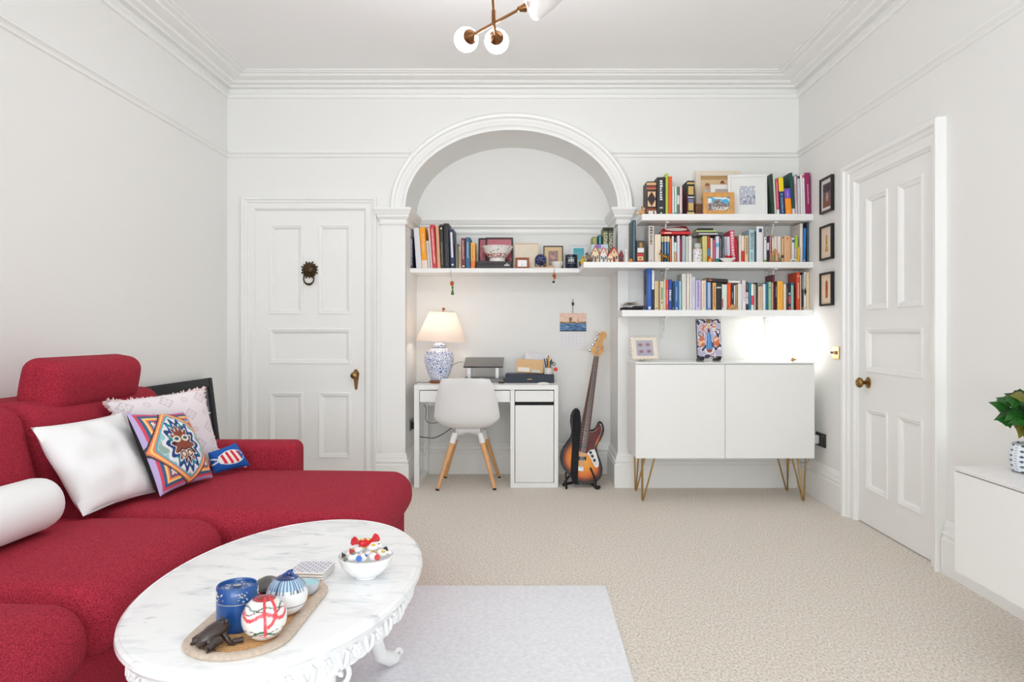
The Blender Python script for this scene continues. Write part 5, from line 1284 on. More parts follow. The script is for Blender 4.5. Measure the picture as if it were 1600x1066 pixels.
TOP = [
 (1010.6,1025.6,283.6,0,(58,34,30),'thick ornate brown',[('band',.89,.965,(222,178,120)),('band',.79,.85,(178,62,56)),('band',.77,.785,(222,178,120)),('patch',.1,.92,.26,.7,(226,184,140)),('diamond',.27,.70,(44,28,36)),('dot',.49,(150,130,60),.06),('band',.1,.125,(222,178,120)),('band',.14,.2,(160,70,36))]),
 (1026.8,1039.6,277,0,(40,42,46),'thick charcoal',[('marks',.4,.92,W,.34),('patch',.3,.7,.18,.22,(190,190,190)),('dot',.06,W,.1)]),
 (1040,1044.2,271,0,(176,206,72),'tall lime green',[]),
 (1044.6,1050,275.9,0,(234,88,34),'tall orange',[]),
 (1050.5,1053.6,292,0,(238,236,238),'thin white',[('patch',.2,.8,.04,.1,(150,200,200))]),
 (1053.9,1057.8,292,0,(194,226,212),'mint',[('patch',.2,.8,.04,.1,(60,140,150))]),
 (1058.1,1061.6,292,0,(100,116,110),'slate green',[('band',.38,.7,(226,226,222))]),
 (1062,1066,292,0,(236,206,200),'pale pink',[('patch',.2,.8,.04,.1,(210,150,150))]),
 (1073.7,1085.6,282.4,0,(26,24,26),'ornate black and gold',[('band',.9,.955,(206,178,112)),('patch',.15,.85,.6,.84,(206,172,96)),('patch',.08,.92,.51,.54,(224,224,220)),('patch',.15,.85,.36,.48,(120,118,150)),('patch',.15,.85,.14,.36,(206,172,96)),('band',.03,.1,(206,178,112)),('coverpatch',.0,1,.0,.7,(96,34,48))]),
 (1206.6,1210.2,272.5,-3.4,(26,52,36),'dark green',[]),
 (1210.5,1213.7,269.6,-3.4,(200,211,196),'pale sage',[]),
 (1214.2,1218.6,279.6,-2.6,(216,72,102),'rose pink',[('marks',.2,.9,(246,190,200),.3),('band',.0,.14,W)]),
 (1219.6,1227.2,277.4,-3.4,(28,60,112),'navy and yellow',[('band',.62,.995,(244,214,20)),('dot',.54,(110,150,190),.22),('marks',.05,.46,(150,190,214),.3)]),
 (1228.2,1237.6,295,-2.7,(255,150,22),'orange and purple',[('band',.62,.995,(110,82,204)),('marks',.66,.9,(190,170,240),.3),('marks',.08,.14,(250,200,120),.5)]),
 (1238.4,1243,270,-4.4,(14,76,70),'tall bottle green',[('band',.0,.14,(232,226,226))]),
 (1243.6,1246.8,275.5,-2,(230,206,212),'thin pink white',[('marks',.3,.8,(170,80,110),.3)]),
 (1247.2,1251.4,271.4,-1.4,(206,206,212),'pale grey',[('band',.88,.94,(60,56,64))]),
 (1251.8,1255,273,-1.4,(236,236,238),'thin bright white',[]),
 (1255.4,1259,272,-1.8,(236,222,224),'white and pink',[('band',.9,.98,(206,90,110))]),
 (1260,1267.6,269.8,-2,(150,26,90),'magenta',[('marks',.25,.72,(226,170,200),.25)]),
]
MID = [
 (988.2,993.8,344,0,(44,72,86),'tall dark teal',[('marks',.05,.97,(140,170,180),.24)]),
 (1013.6,1022.4,352.8,0,(212,206,198),'tall stone grey',[('marks',.48,.97,(110,104,98),.5),('dot',.06,(120,110,100),.12)]),
 (1023,1032.8,366.5,0,(240,224,200),'wide cream',[]),
 (1033.8,1037.4,369,0,(34,44,66),'navy with cream head',[('band',.78,.99,(222,196,150)),('marks',.3,.74,(200,200,200),.4)]),
 (1037.8,1041.4,369,0,(48,110,160),'light blue with cream head',[('band',.78,.99,(226,216,180)),('marks',.3,.74,(220,232,240),.4)]),
 (1041.8,1046.2,369,0,(16,72,116),'deep blue with cream head',[('band',.78,.99,(232,206,160)),('marks',.35,.74,(170,200,220),.4)]),
 (1046.6,1049.8,372.8,0,(206,112,72),'thin rust',[]),
 (1050.1,1052.9,369,0,(240,240,240),'thin white',[]),
 (1053.2,1057.6,378.8,0,(202,166,112),'small tan with pale head',[('band',.55,.99,(206,228,232))]),
 (1058,1062.4,368.4,0,(216,211,224),'pale lilac grey',[]),
 (1062.8,1065.6,374,0,(140,40,62),'thin dark red',[]),
 (1066,1071.2,368.4,0,(186,181,191),'mauve grey',[]),
 (1071.8,1075.8,369.6,0,(196,216,202),'mint green',[]),
 (1076.2,1081.4,369.4,0,(240,230,226),'ivory',[('dot',.9,(190,180,200),.2)]),
 (1097.6,1105.2,369,0,(214,204,130),'pale yellow',[]),
 (1105.6,1109.8,369,0,(186,60,50),'red and blue',[('band',.26,.52,(76,130,190))]),
 (1110.2,1113.8,372,0,(236,216,192),'thin cream',[]),
 (1114.2,1118,375,0,(192,96,138),'mauve pink',[]),
 (1118.6,1123.9,369.4,0,(222,216,236),'lilac and teal',[('band',.0,.16,(20,140,120)),('band',.6,.74,(110,180,210))]),
 (1124.2,1128.6,368.8,0,(26,28,32),'black',[('marks',.1,.9,(180,180,180),.36)]),
 (1129,1132.4,371.4,0,(86,102,118),'slate',[('marks',.2,.6,(170,180,190),.4)]),
 (1133.6,1137,370,-1.2,(232,232,236),'white with black marks',[('marks',.2,.95,K,.5)]),
 (1137.4,1141.6,370,-1.2,(230,226,238),'pale lilac',[('marks',.3,.8,(190,160,210),.3)]),
 (1143,1150.4,360.4,-2.8,(218,68,94),'tall pinkish red',[('marks',.12,.96,(240,214,222),.62)]),
 (1150.8,1154.4,374.5,-2.4,(170,26,50),'crimson',[]),
 (1154.8,1158.2,367.4,0,(240,227,217),'thin ivory',[]),
 (1158.5,1163.5,368.4,0,(241,226,206),'cream with red block',[('band',.05,.44,(216,40,46))]),
 (1163.9,1169.4,368.6,0,(238,206,162),'sand',[('marks',.3,.95,(90,80,60),.36)]),
 (1170.6,1179,358.9,0,(178,210,220),'tall light blue',[('text','BRYSON',.66,.48,(30,36,44)),('marks',.1,.3,(120,140,150),.3)]),
 (1179.3,1181.4,362,0,(40,84,96),'very thin teal',[]),
 (1182,1192.4,354,0,(234,234,237),'tall white',[('patch',.36,.8,.84,.94,(24,64,106)),('dot',.89,(220,230,240),.1)]),
 (1194,1198.4,370.8,0,(240,240,238),'white with green foot',[('band',.0,.12,(130,176,70)),('dot',.92,(80,80,80),.24)]),
 (1198.7,1201.7,370.8,0,(30,40,76),'thin navy and white',[('band',.5,.78,(226,228,234))]),
 (1202,1206,368.4,0,(150,66,72),'maroon patterned',[('marks',.3,.95,(226,170,160),.6)]),
 (1206.3,1209.9,371.6,0,(236,222,206),'thin oatmeal',[]),
 (1210.2,1214.4,369.6,0,(238,230,220),'off-white',[]),
 (1214.8,1220.6,369.4,0,(233,223,211),'pale beige',[]),
 (1221.4,1225,372.8,0,(226,191,146),'tan',[('band',.2,.32,(96,60,40))]),
 (1225.3,1236,369.4,0,(233,181,136),'wide peach',[('dot',.92,(150,80,50),.12)]),
 (1237.2,1241.8,371.8,0,(236,233,236),'white and navy',[('patch',.2,.9,.82,.93,(40,90,120))]),
 (1242.4,1247.2,368.4,0,(206,206,214),'lime and grey',[('band',.52,.99,(166,206,40))]),
 (1249.6,1254.2,349.4,.3,(234,224,219),'tall white and pink',[]),
 (1254.7,1258.9,356.8,1.4,(38,128,200),'blue',[('dot',.07,W,.25)]),
 (1261,1263.9,347.4,.0,(72,82,98),'tall slate grey',[]),
]
LOW = [
 (1011.4,1018.4,420.4,0,(38,94,180),'large blue',[('marks',.3,.9,(90,140,214),.22),('patch',.25,.75,.02,.09,(214,226,240)),('coverpatch',.1,.9,.1,.9,(96,96,136)),('coverpatch',.4,.6,.6,.84,(214,96,100)),('coverpatch',.4,.7,.38,.56,(70,150,140))]),
 (1018.7,1022.8,422.2,0,(30,40,60),'white and black',[('band',.52,.995,(234,234,240))]),
 (1023.1,1028.9,439.4,0,(232,206,162),'cream yellow',[('dot',.07,(60,50,40),.18),('marks',.2,.95,(190,160,110),.24)]),
 (1029.2,1030.8,440,0,(172,150,112),'very thin tan',[]),
 (1031.1,1037.6,439.4,0,(216,206,172),'parchment with green mark',[('patch',.35,.65,.36,.78,(70,150,100)),('dot',.26,(70,70,40),.2)]),
 (1037.9,1040.4,437,0,(238,226,210),'thin cream',[]),
 (1040.7,1044.3,437,0,(236,80,54),'vermilion',[('marks',.2,.65,(250,200,180),.4)]),
 (1044.6,1050.2,437,0,(18,78,170),'bright blue',[('marks',.3,.66,W,.62)]),
 (1050.6,1053.2,440,0,(34,70,60),'thin dark green',[('dot',.07,W,.3)]),
 (1053.6,1060.8,439.4,0,(50,100,170),'mid blue',[('marks',.3,.8,(200,214,236),.2),('patch',.3,.7,.03,.1,(190,200,230))]),
 (1061.2,1065,439.6,0,(166,206,206),'thin aqua',[]),
 (1066,1072.6,427.8,0,(230,230,224),'tall white',[('marks',.1,.95,(206,204,206),.2)]),
 (1073.2,1077.4,427.8,0,(240,226,214),'tall ivory',[]),
 (1077.8,1080.6,428,0,(236,236,234),'tall thin white',[]),
 (1081,1086.6,432.8,0,(216,216,234),'lilac white',[('marks',.4,.9,(180,176,206),.3)]),
 (1087,1095.8,438.2,0,(206,196,226),'lilac',[('marks',.1,.95,(130,100,170),.3)]),
 (1096.2,1103,438.6,0,(240,218,202),'pale peach',[('marks',.1,.9,(222,160,140),.24)]),
 (1103.3,1105.3,440,0,(60,140,190),'thin sky blue',[]),
 (1105.6,1110.6,441.4,0,(170,190,226),'pale blue',[('marks',.0,.08,(50,70,120),.6)]),
 (1111,1113.4,450,0,(72,56,50),'thin brown',[]),
 (1113.7,1119.4,442,0,(236,186,126),'apricot',[('marks',.1,.92,(130,80,40),.3)]),
 (1120,1127.6,442,0,(36,38,39),'black with silver band',[('band',.80,.85,(206,210,212))]),
 (1128.2,1136.2,444.8,0,(221,233,221),'pale mint',[('patch',.0,.22,.1,.44,(190,90,120))]),
 (1136.7,1142.3,442.6,0,(246,86,20),'bright orange',[('marks',.15,.9,(250,150,90),.2)]),
 (1142.6,1146.8,444.8,0,(26,46,62),'dark navy',[('marks',.45,.7,(190,200,206),.3)]),
 (1147.1,1149.2,446,0,(238,236,232),'very thin white',[]),
 (1149.5,1152.5,445.4,0,(182,152,112),'thin tan',[]),
 (1153,1159.2,443.4,0,(234,234,230),'white',[]),
 (1159.5,1165.2,438.4,0,(240,236,238),'white with pink lettering',[('marks',.3,.92,(206,110,140),.24)]),
 (1165.5,1169.2,441,0,(72,36,42),'dark maroon',[('band',.46,.64,(226,206,216)),('band',.22,.44,(230,214,220)),('marks',.72,.95,(200,170,170),.3)]),
 (1169.6,1173.6,441.6,0,(20,136,166),'teal',[]),
 (1173.9,1178.2,444,0,(240,240,236),'white with pink block',[('band',.2,.56,(226,62,102))]),
 (1178.5,1181.3,444.6,0,(186,186,162),'thin sage',[]),
 (1181.6,1184,441.6,0,(62,42,33),'thin dark brown',[]),
 (1184.7,1191.9,448,0,(223,196,172),'wide beige',[('marks',.1,.9,(180,140,110),.12)]),
 (1192.3,1196.8,444,0,(226,236,230),'white green',[]),
 (1197.2,1200.7,441.8,0,(15,110,150),'petrol blue',[]),
 (1201,1205.9,440.8,0,(166,206,166),'soft green',[('dot',.8,(70,110,90),.24)]),
 (1206.2,1208.1,442,0,(214,190,160),'very thin beige',[]),
 (1208.5,1211.4,429.4,-.6,(110,30,46),'tall burgundy',[]),
 (1211.8,1214.6,440,0,(36,33,36),'thin black',[('marks',.45,.85,(190,190,190),.5)]),
 (1215,1223.9,439.4,0,(250,184,70),'yellow',[('band',.245,.25,(214,140,50)),('marks',.3,.9,(236,160,60),.2)]),
 (1224.6,1229,444,0,(240,224,200),'cream',[]),
 (1229.3,1232.2,446,0,(66,48,42),'thin dark umber',[('marks',.4,.9,(170,150,140),.3)]),
 (1232.6,1235.6,445.4,0,(30,30,40),'black and pink',[('band',.26,.56,(226,76,92)),('band',.0,.16,(214,70,86)),('band',.6,.7,(170,180,200))]),
 (1236,1240.2,441.8,0,(40,108,150),'blue green',[('band',.0,.9,(150,196,186))]),
 (1244.4,1250.4,425.8,0,(216,74,40),'large rust red',[('dot',.9,(246,206,160),.2),('marks',.3,.72,(246,220,200),.3)]),
 (1250.7,1252.4,430,0,(240,226,206),'thin pale cream',[]),
 (1252.7,1255.8,426,0,(30,29,28),'tall black',[('marks',.55,.95,(200,200,196),.5),('patch',.2,.8,.03,.08,(200,180,120))]),
 (1256.1,1260.3,425.4,0,(240,234,228),'tall white with black marks',[('marks',.6,.95,K,.3),('diamond',.36,.62,(30,28,28)),('dot',.06,(206,90,50),.2)]),
 (1260.6,1264.8,425.4,0,(236,216,176),'tall buff',[]),
]
GREEN = [
 (925.5,933.6,370,0,(120,150,90),'small green',[('marks',.3,.95,(226,170,120),.5),('band',.0,.3,(214,210,190))]),
 (935,940.4,367.5,0,(22,84,96),'teal',[('marks',.2,.95,(120,206,214),.4)]),
 (941,949,355.6,1.4,(110,116,70),'tall olive',[('text','LONDON',.56,.8,(236,232,214)),('band',.9,.99,(30,30,28))]),
 (949.4,957,355.6,1.4,(84,90,62),'tall dark olive',[('text','LONDON',.56,.8,(236,232,214)),('band',.9,.99,(30,30,28))]),
]
USED = {}
def row(data, Y0, Zb, where, grp, depth, Y_end=None):
    n = len(data)
    for i, (x0, x1, yt, sh, c, nm, ext) in enumerate(data):
        Yf = Y_end if (Y_end and x0 > 1200) else Y0
        s = Yf/FPX; h = (CY-(Zb-EYE)*FPX/Yf-yt)*s
        if i == 0: rel = 'before the %s one' % data[1][5]
        elif i == n-1: rel = 'after the %s one' % data[-2][5]
        else: rel = 'after the %s one' % data[i-1][5]
        lb = '%s book %s %s' % (nm, where, rel)
        if len(lb.split()) > 16: lb = '%s book %s' % (nm, where)
        if lb in USED: print('DUPLICATE LABEL', lb)
        USED[lb] = 1
        dp = min(depth, h*.78)
        book('book', lb, (x0-CX)*s+.0003, (x1-CX)*s-.0003, Yf+R.uniform(-.003,.006), Zb+.0004, h, dp, sh*s, c, ext, grp)
row(ALCOVE, 5.55, Z_ALC, 'on the alcove shelf', 'books on the alcove shelf', .2)
row(TOP, 5.115, Z_TOP, 'on the top shelf', 'books on the top wall shelf', .17, 5.075)
row(MID, 5.125, Z_MID, 'on the middle shelf', 'books on the middle wall shelf', .17)
row(LOW, 5.115, Z_LOW, 'on the lowest shelf', 'books on the lowest wall shelf', .17)
row(GREEN, 5.27, Z_MID, 'on the middle shelf behind the houses', 'books at the alcove end of the middle shelf', .17)

# books lying on top of others
def flat_book(label, x0, x1, yb, yt, Yf, c, rot=(0,0,0), depth=.12, ext=None, m=None):
    p0, p1 = px(x0, yb, Yf), px(x1, yb, Yf); th = (yb-yt)*Yf/FPX; w = p1.x-p0.x
    t = thing('book', label, 'book', ((p0.x+p1.x)/2, Yf, p0.z+.0004), rot, 'books lying on other books')
    b = MB().box(-w/2, w/2, 0, depth, 0, .0016).box(-w/2, w/2, 0, depth, th-.0016, th).box(-w/2, w/2, 0, .002, 0, th)
    part('cover', b, rgbmat(c, .45), t, local=True)
    part('page_block', MB().box(-w/2+.003, w/2-.003, .002, depth-.003, .0017, th-.0017), PAGES, t, local=True)
    if ext: part('lettering', MB().box(-w*.4, -w*.4+w*ext[1], -.0008, 0, th*.3, th*.7), rgbmat(ext[0], .5), t, local=True)
    return t, w, th
zt = EYE+(CY-366.6)*5.125/FPX
t, w_, th_ = flat_book('red book with an oval cover picture lying across books on the middle shelf', 1034, 1079, 366.4, 361.8, 5.128, (216,34,44), (.0,0,0), .15, ((250,200,190), .24))
lf = thing('leaflet', 'dark red leaflet with white oval leaning on the lying red book', 'leaflet', (px(1055,361.6,5.17).x, 5.17, px(1055,361.6,5.17).z+.001), (-.55, 0, 0))
part('sheet', MB().prism([(-.10,0,.0),(.105,0,.0),(.085,0,.043),(.06,0,.047),(-.085,0,.024),(-.1,0,.012)], (0,.002,0)), rgbmat((150,30,44), .4), lf, local=True)
part('oval', MB().prism([(.01+.078*math.cos(2*PI*k/28), -.0008, .016+.014*math.sin(2*PI*k/28)) for k in range(28)], (0,.0008,0)), rgbmat((226,220,214), .5), lf, local=True)
flat_book('dark grey book lying across books beside the dotted jar on the middle shelf', 1087.7, 1130, 368.2, 363, 5.126, (88,90,92), (0,0,0), .14, ((206,206,206), .7))
flat_book('lime green book lying on the dark grey book on the middle shelf', 1088.5, 1119.4, 362.8, 359.6, 5.13, (196,214,130), (0,0,0), .13)
flat_book('thin black book lying topmost above the lime green book on the middle shelf', 1090, 1114.5, 359.4, 356.8, 5.135, (30,34,30), (0,0,0), .12)
flat_book('black and orange book lying across the books on the lowest shelf', 1103.6, 1136.6, 441.2, 435.6, 5.116, (44,32,32), (0,.05,0), .13, ((206,92,66), .16))
flat_book('white book lying beside the black and orange one on the lowest shelf', 1138, 1157, 442.4, 438.4, 5.117, (236,234,232), (0,.02,0), .12)

# ------------------------------------------------------------------ frames on the shelves
def frame(name, label, x0, x1, yb, yt, Y, Zb, bw, fc, paint=None, mw=0.0, mc=(240,238,234), lean=.12, yaw=0.0, rough=.45, cat='picture frame', nu=40, nv=40, fd=.014, fm=None):
    p0, p1 = px(x0, yb, Y), px(x1, yt, Y); w = p1.x-p0.x; h = p1.z-Zb
    t = thing(name, label, cat, ((p0.x+p1.x)/2, Y, Zb+.0005), (-lean, 0, yaw)); w2 = w/2
    m = fm or rgbmat(fc, rough)
    b = MB()
    for q in ((-w2, -w2+bw, 0, h), (w2-bw, w2, 0, h), (-w2+bw, w2-bw, 0, bw), (-w2+bw, w2-bw, h-bw, h)): b.rbox(q[0], q[1], 0, fd, q[2], q[3], r=.002, seg=1)
    part('frame', b, m, t, local=True)
    part('backing', MB().box(-w2+bw*.6, w2-bw*.6, fd*.55, fd*.9, bw*.6, h-bw*.6), PAPER, t, local=True)
    if mw: part('mount', MB().box(-w2+bw*.8, w2-bw*.8, fd*.4, fd*.54, bw*.8, h-bw*.8), rgbmat(mc, .8), t, local=True)
    i0 = bw*.9+mw; yy = fd*.38 if mw else fd*.5
    if paint: part('picture', MB().painted(lambda u, v: Vector((-w2+i0+(w-2*i0)*u, yy, i0+(h-2*i0)*v)), paint, nu, nv), print_mat('glossy_print', .3), t, local=True)
    return t
def crimson(u, v):
    if .62 < v < .78 and .28 < u < .72: return (176,166,150) if noise.noise(Vector((u*20, v*20, 1))) < .2 else (90,80,70)
    return mix((166,50,70), (190,84,100), .5+.6*noise.noise(Vector((u*14, v*14, 3)))) if v > .3 else (112,24,40)
frame('crimson_picture', 'black framed crimson picture behind the blossom bowl on the alcove shelf', 758.5, 801.5, 418.5, 370.5, 5.71, Z_ALC, .012, (24,20,22), crimson, lean=.08)
frame('crimson_picture', 'black framed crimson picture half hidden behind the other crimson frame', 747.3, 790, 418.5, 371.5, 5.745, Z_ALC, .012, (24,20,22), crimson, lean=.07)
def linenp(u, v):
    k = noise.noise(Vector((u*26, v*26, 2)))
    return (206,188,160) if k > .42 else (228,212,190)
frame('textured_panel', 'beige textured canvas panel leaning on the alcove wall behind the small wooden frame', 803.3, 842, 418.5, 379, 5.68, Z_ALC, .008, (226,208,186), linenp, lean=.1, cat='canvas')
def dial(u, v):
    return (150,160,170) if (abs(u-.5) < .02 and .4 < v < .75) or math.hypot((u-.5), (v-.3)) < .06 else (240,240,240)
frame('small_photo_frame', 'small reddish wooden frame with a white card on the alcove shelf', 805, 827, 418.5, 402, 5.56, Z_ALC, .018, (150,76,36), dial, lean=.15, cat='photo frame')
def portrait(u, v):
    if math.hypot((u-.45)/.3, (v-.6)/.2) < 1 and noise.noise(Vector((u*6, v*6, 2))) > -.1: return (206,150,140)
    return mix((134,104,100), (170,136,128), .5+noise.noise(Vector((u*7, v*7, 1))))
frame('photo_frame', 'dark framed mauve portrait with cream mount beside the blue globe', 849, 880, 418.5, 383.5, 5.69, Z_ALC, .009, (58,46,26), portrait, .032, (226,200,158), lean=.1, cat='photo frame')
def sea(u, v): return mix((150,206,216), (60,172,190), max(0, min(1, v*1.6-.5))) if v > .35 else (214,226,226)
frame('photo_frame', 'white framed turquoise seaside print behind the navy candle jar', 890.5, 918.5, 418.5, 381.5, 5.72, Z_ALC, .014, (226,226,234), sea, .016, (234,236,240), lean=.1, cat='photo frame')
def group_photo(u, v):
    for cx0, cy0, cc in ((.2,.72,(150,92,60)), (.42,.66,(120,74,48)), (.62,.78,(130,80,50)), (.08,.35,(196,150,80)), (.85,.62,(60,50,44))):
        if math.hypot((u-cx0)/.07, (v-cy0)/.09) < 1: return cc if v > cy0 else (222,170,140)
        if abs(u-cx0) < .09 and v < cy0-.06: return (214,206,196)
    return (224,196,150) if v < .9 else (190,150,100)
frame('large_photo_frame', 'large cream frame with a group photo standing on the top shelf', 1088.6, 1159.6, 334, 264.4, 5.24, Z_TOP, .038, (232,217,198), group_photo, lean=.12, cat='photo frame', nu=60, nv=50)
def greyp(u, v): return mix((150,140,134), (196,184,176), v)
frame('photo_frame', 'white framed grey photo between the gold village frame and the large cream frame', 1111, 1146, 334, 287.6, 5.175, Z_TOP, .034, (238,236,232), greyp, lean=.08, cat='photo frame')
def village(u, v):
    ridge = .52+.28*math.exp(-((u-.45)/.22)**2)+.06*noise.noise(Vector((u*9, 1, 1)))
    if v > ridge: return (238,242,246) if noise.noise(Vector((u*5, v*6, 4))) > .05 else (84,178,222)
    if v < .3 and u > .22: return (232,224,216) if noise.noise(Vector((u*16, v*12, 2))) > -.1 else (96,84,82)
    return mix((86,80,84), (190,180,176), max(0, min(1, .5+noise.noise(Vector((u*12, v*12, 5))))))
frame('gold_photo_frame', 'golden wooden frame with a white mountain village photo on the top shelf', 1099, 1148, 334, 300, 5.10, Z_TOP, .034, (214,156,86), village, lean=.06, cat='photo frame', nu=70, nv=50, fm=mat('golden_oak', (218,160,90), .4, var=.12, vscale=26))
def sketch(u, v):
    k = noise.noise(Vector((u*9, v*9, 7))); q = math.sin(20*math.hypot(u-.3, v-.1)+4*k)
    if q > .75 and v < .5: return (110,120,140)
    if k > .28: return (230,234,238)
    if k < -.34: return (206,178,186)
    return (184,192,206)
wf = frame('white_box_frame', 'white box frame with a small grey blue drawing on the top shelf', 1138.5, 1198.5, 334, 272, 5.13, Z_TOP, .018, (240,240,240), sketch, .065, (236,237,234), lean=.05, yaw=-.1, fd=.028, cat='picture frame')

# ------------------------------------------------------------------ ornaments on the alcove shelf
p0, p1 = px(744.3, 0, 5.54), px(799, 0, 5.54); zt_ = px(0, 408.4, 5.54).z
bx_ = thing('keepsake_box', 'low dark grey box with white logo under the blossom bowl', 'box', ((p0.x+p1.x)/2, 5.6, Z_ALC))
part('base', MB().rbox(p0.x, p1.x, 5.54, 5.67, Z_ALC+.0003, zt_-.02, r=.002, seg=1), rgbmat((60,58,61), .6), bx_)
part('lid', MB().rbox(p0.x-.001, p1.x+.001, 5.539, 5.671, zt_-.0195, zt_, r=.002, seg=1), rgbmat((62,60,63), .6), bx_)
lgx = px(792, 0, 5.54).x
part('logo', MB().box(lgx-.02, lgx+.02, 5.5383, 5.539, zt_-.034, zt_-.026).prism([(lgx-.008,5.5383,zt_-.022),(lgx+.008,5.5383,zt_-.022),(lgx,5.5383,zt_-.014)], (0,.0007,0)), rgbmat(W, .5), bx_)
bc = Vector((px(777, 0, 5.6).x, 5.605, zt_)); 
bb = thing('blossom_bowl', 'flared white bowl painted with red cherry blossom on the grey box', 'bowl', bc)
def blossom(a, z):
    t = (z-.03)/.09
    tw = abs(math.sin(a*3+4*t+1.5*math.sin(9*t+a)))
    fr_ = math.sin(a) < -.2                            # painted on the room side
    if fr_ and t < .36 and noise.noise(Vector((a*7, z*90, 3))) > .08: return (176,34,38)
    if fr_ and tw < .09 and t < .95: return (96,40,40)
    if fr_ and t < .8 and noise.noise(Vector((a*6, z*70, 8))) > .5: return (214,110,110)
    return (238,234,230)
pr_ = [(.062,.028)]+[(.066+.056*(k/22)**.8, .03+.09*k/22) for k in range(23)]+[(.119,.12),(.07,.04),(.001,.034)]
part('bowl', MB().lathe(pr_, 96, bc, cfn=blossom), print_mat('bowl_glaze', .2, coat=.4), bb, smooth=50)
part('foot_ring', MB().lathe([(.058,0),(.062,.002),(.06,.0275),(.05,.0275)], 32, bc), rgbmat((234,232,230), .25), bb, smooth=40)
gc = px(844.7, 404, 5.60)
gl_ = thing('blue_globe', 'dark blue star globe on a black curved stand on the alcove shelf', 'globe', (gc.x, 5.6, Z_ALC))
def stars(a, z):
    k = noise.noise(Vector((math.cos(a)*6, math.sin(a)*6, z*6)))
    return (150,160,206) if k > .44 else ((30,38,100) if k > -.3 else (22,28,72))
part('sphere', MB().ball((gc.x, 5.6, Z_ALC+.073), .046, 48, 28, cfn=stars), print_mat('globe_gloss', .25, coat=.4), gl_, smooth=80)
b = MB()
for k in range(3):
    a = 2*PI*k/3+PI/6
    b.tube([(gc.x+.03*math.cos(a), 5.6+.03*math.sin(a), Z_ALC+.0035), (gc.x+.046*math.cos(a), 5.6+.046*math.sin(a), Z_ALC+.03), (gc.x+.0505*math.cos(a), 5.6+.0505*math.sin(a), Z_ALC+.07)], .0035, 6)
part('stand', b, BLACK, gl_, smooth=50)
part('stand_ring', MB().tube([(gc.x+.03*math.cos(2*PI*k/24), 5.6+.03*math.sin(2*PI*k/24), Z_ALC+.0035) for k in range(25)], .0033, 6), BLACK, gl_)
sl0, sl1 = px(836, 0, 5.53).x, px(868, 0, 5.53).x
tr2 = single('wooden_strip', MB().rbox(sl0, sl1, 5.512, 5.538, Z_ALC+.0003, Z_ALC+.010, r=.003, seg=2), mat('pale_wood', (222,190,160), .6, var=.08, vscale=30), 'pale wooden stick lying along the edge of the alcove shelf', 'stick', ((sl0+sl1)/2, 5.525, Z_ALC))
cpv = Vector((px(871, 0, 5.585).x, 5.585, Z_ALC))
wb = thing('white_cup', 'small white handleless cup beside the navy candle jar', 'cup', cpv)
part('cup', MB().lathe([(.018,0),(.02,.002),(.03,.014),(.044,.034),(.048,.056),(.046,.056),(.040,.034),(.02,.010),(.001,.008)], 32, cpv), rgbmat((236,232,228), .3), wb, smooth=50)
part('foot_ring', MB().lathe([(.02,0),(.021,.004),(.017,.004)], 24, cpv), rgbmat((230,226,222), .4), wb)
nv = Vector((px(893, 0, 5.575).x, 5.585, Z_ALC))
cj = thing('candle_jar', 'navy blue candle jar with white printed label on the alcove shelf', 'candle', nv)
part('jar', MB().lathe([(.046,0),(.048,.003),(.048,.108),(.045,.110),(.043,.104),(.043,.09),(.001,.09)], 40, nv), mat('navy_glass', (14,36,58), .15, coat=.5), cj, smooth=40)
b = MB()
for z0, z1 in ((.084,.086), (.042,.044)):
    b.loft([[nv+Vector((.0486*math.cos(a), .0486*math.sin(a), z)) for a in [(-PI/2-.7+1.3*k/20) for k in range(21)]] for z in (z0, z1)])
for k, z in enumerate((.056,.064,.072)):
    b.loft([[nv+Vector((.0486*math.cos(a), .0486*math.sin(a), zz)) for a in [(-PI/2-.6+1.0*q/20) for q in range(21)]] for zz in (z-.0022, z+.0022)])
part('label_print', b, rgbmat((222,226,228), .5), cj)
part('wick', MB().tube([nv+Vector((0,0,.09)), nv+Vector((0,0,.1))], .001, 5), BLACK, cj)
yv = Vector((px(909.5, 0, 5.55).x, 5.55, Z_ALC)); YL = rgbmat((232,194,48), .5)
yb_ = thing('yellow_bird', 'small yellow bird figurine on a brown perch at the end of the alcove shelf', 'figurine', yv)
part('body', MB().tube([yv+Vector((-.002,0,.018)), yv+Vector((.0,0,.036)), yv+Vector((.006,0,.058)), yv+Vector((.009,0,.074)), yv+Vector((.009,0,.086))], [.008,.017,.018,.013,.006], 12), YL, yb_, smooth=60)
part('head', MB().ball(yv+Vector((.010,-.002,.088)), .011, 12, 8), YL, yb_, smooth=60)
part('beak', MB().tube([yv+Vector((.008,-.012,.088)), yv+Vector((.007,-.02,.087))], [.004,.001], 6), rgbmat((60,50,50), .5), yb_)
part('perch', MB().tube([yv+Vector((0,0,0)), yv+Vector((-.012,0,.03)), yv+Vector((-.018,0,.055))], [.014,.012,.007], 8), rgbmat((90,62,30), .6), yb_, smooth=50)
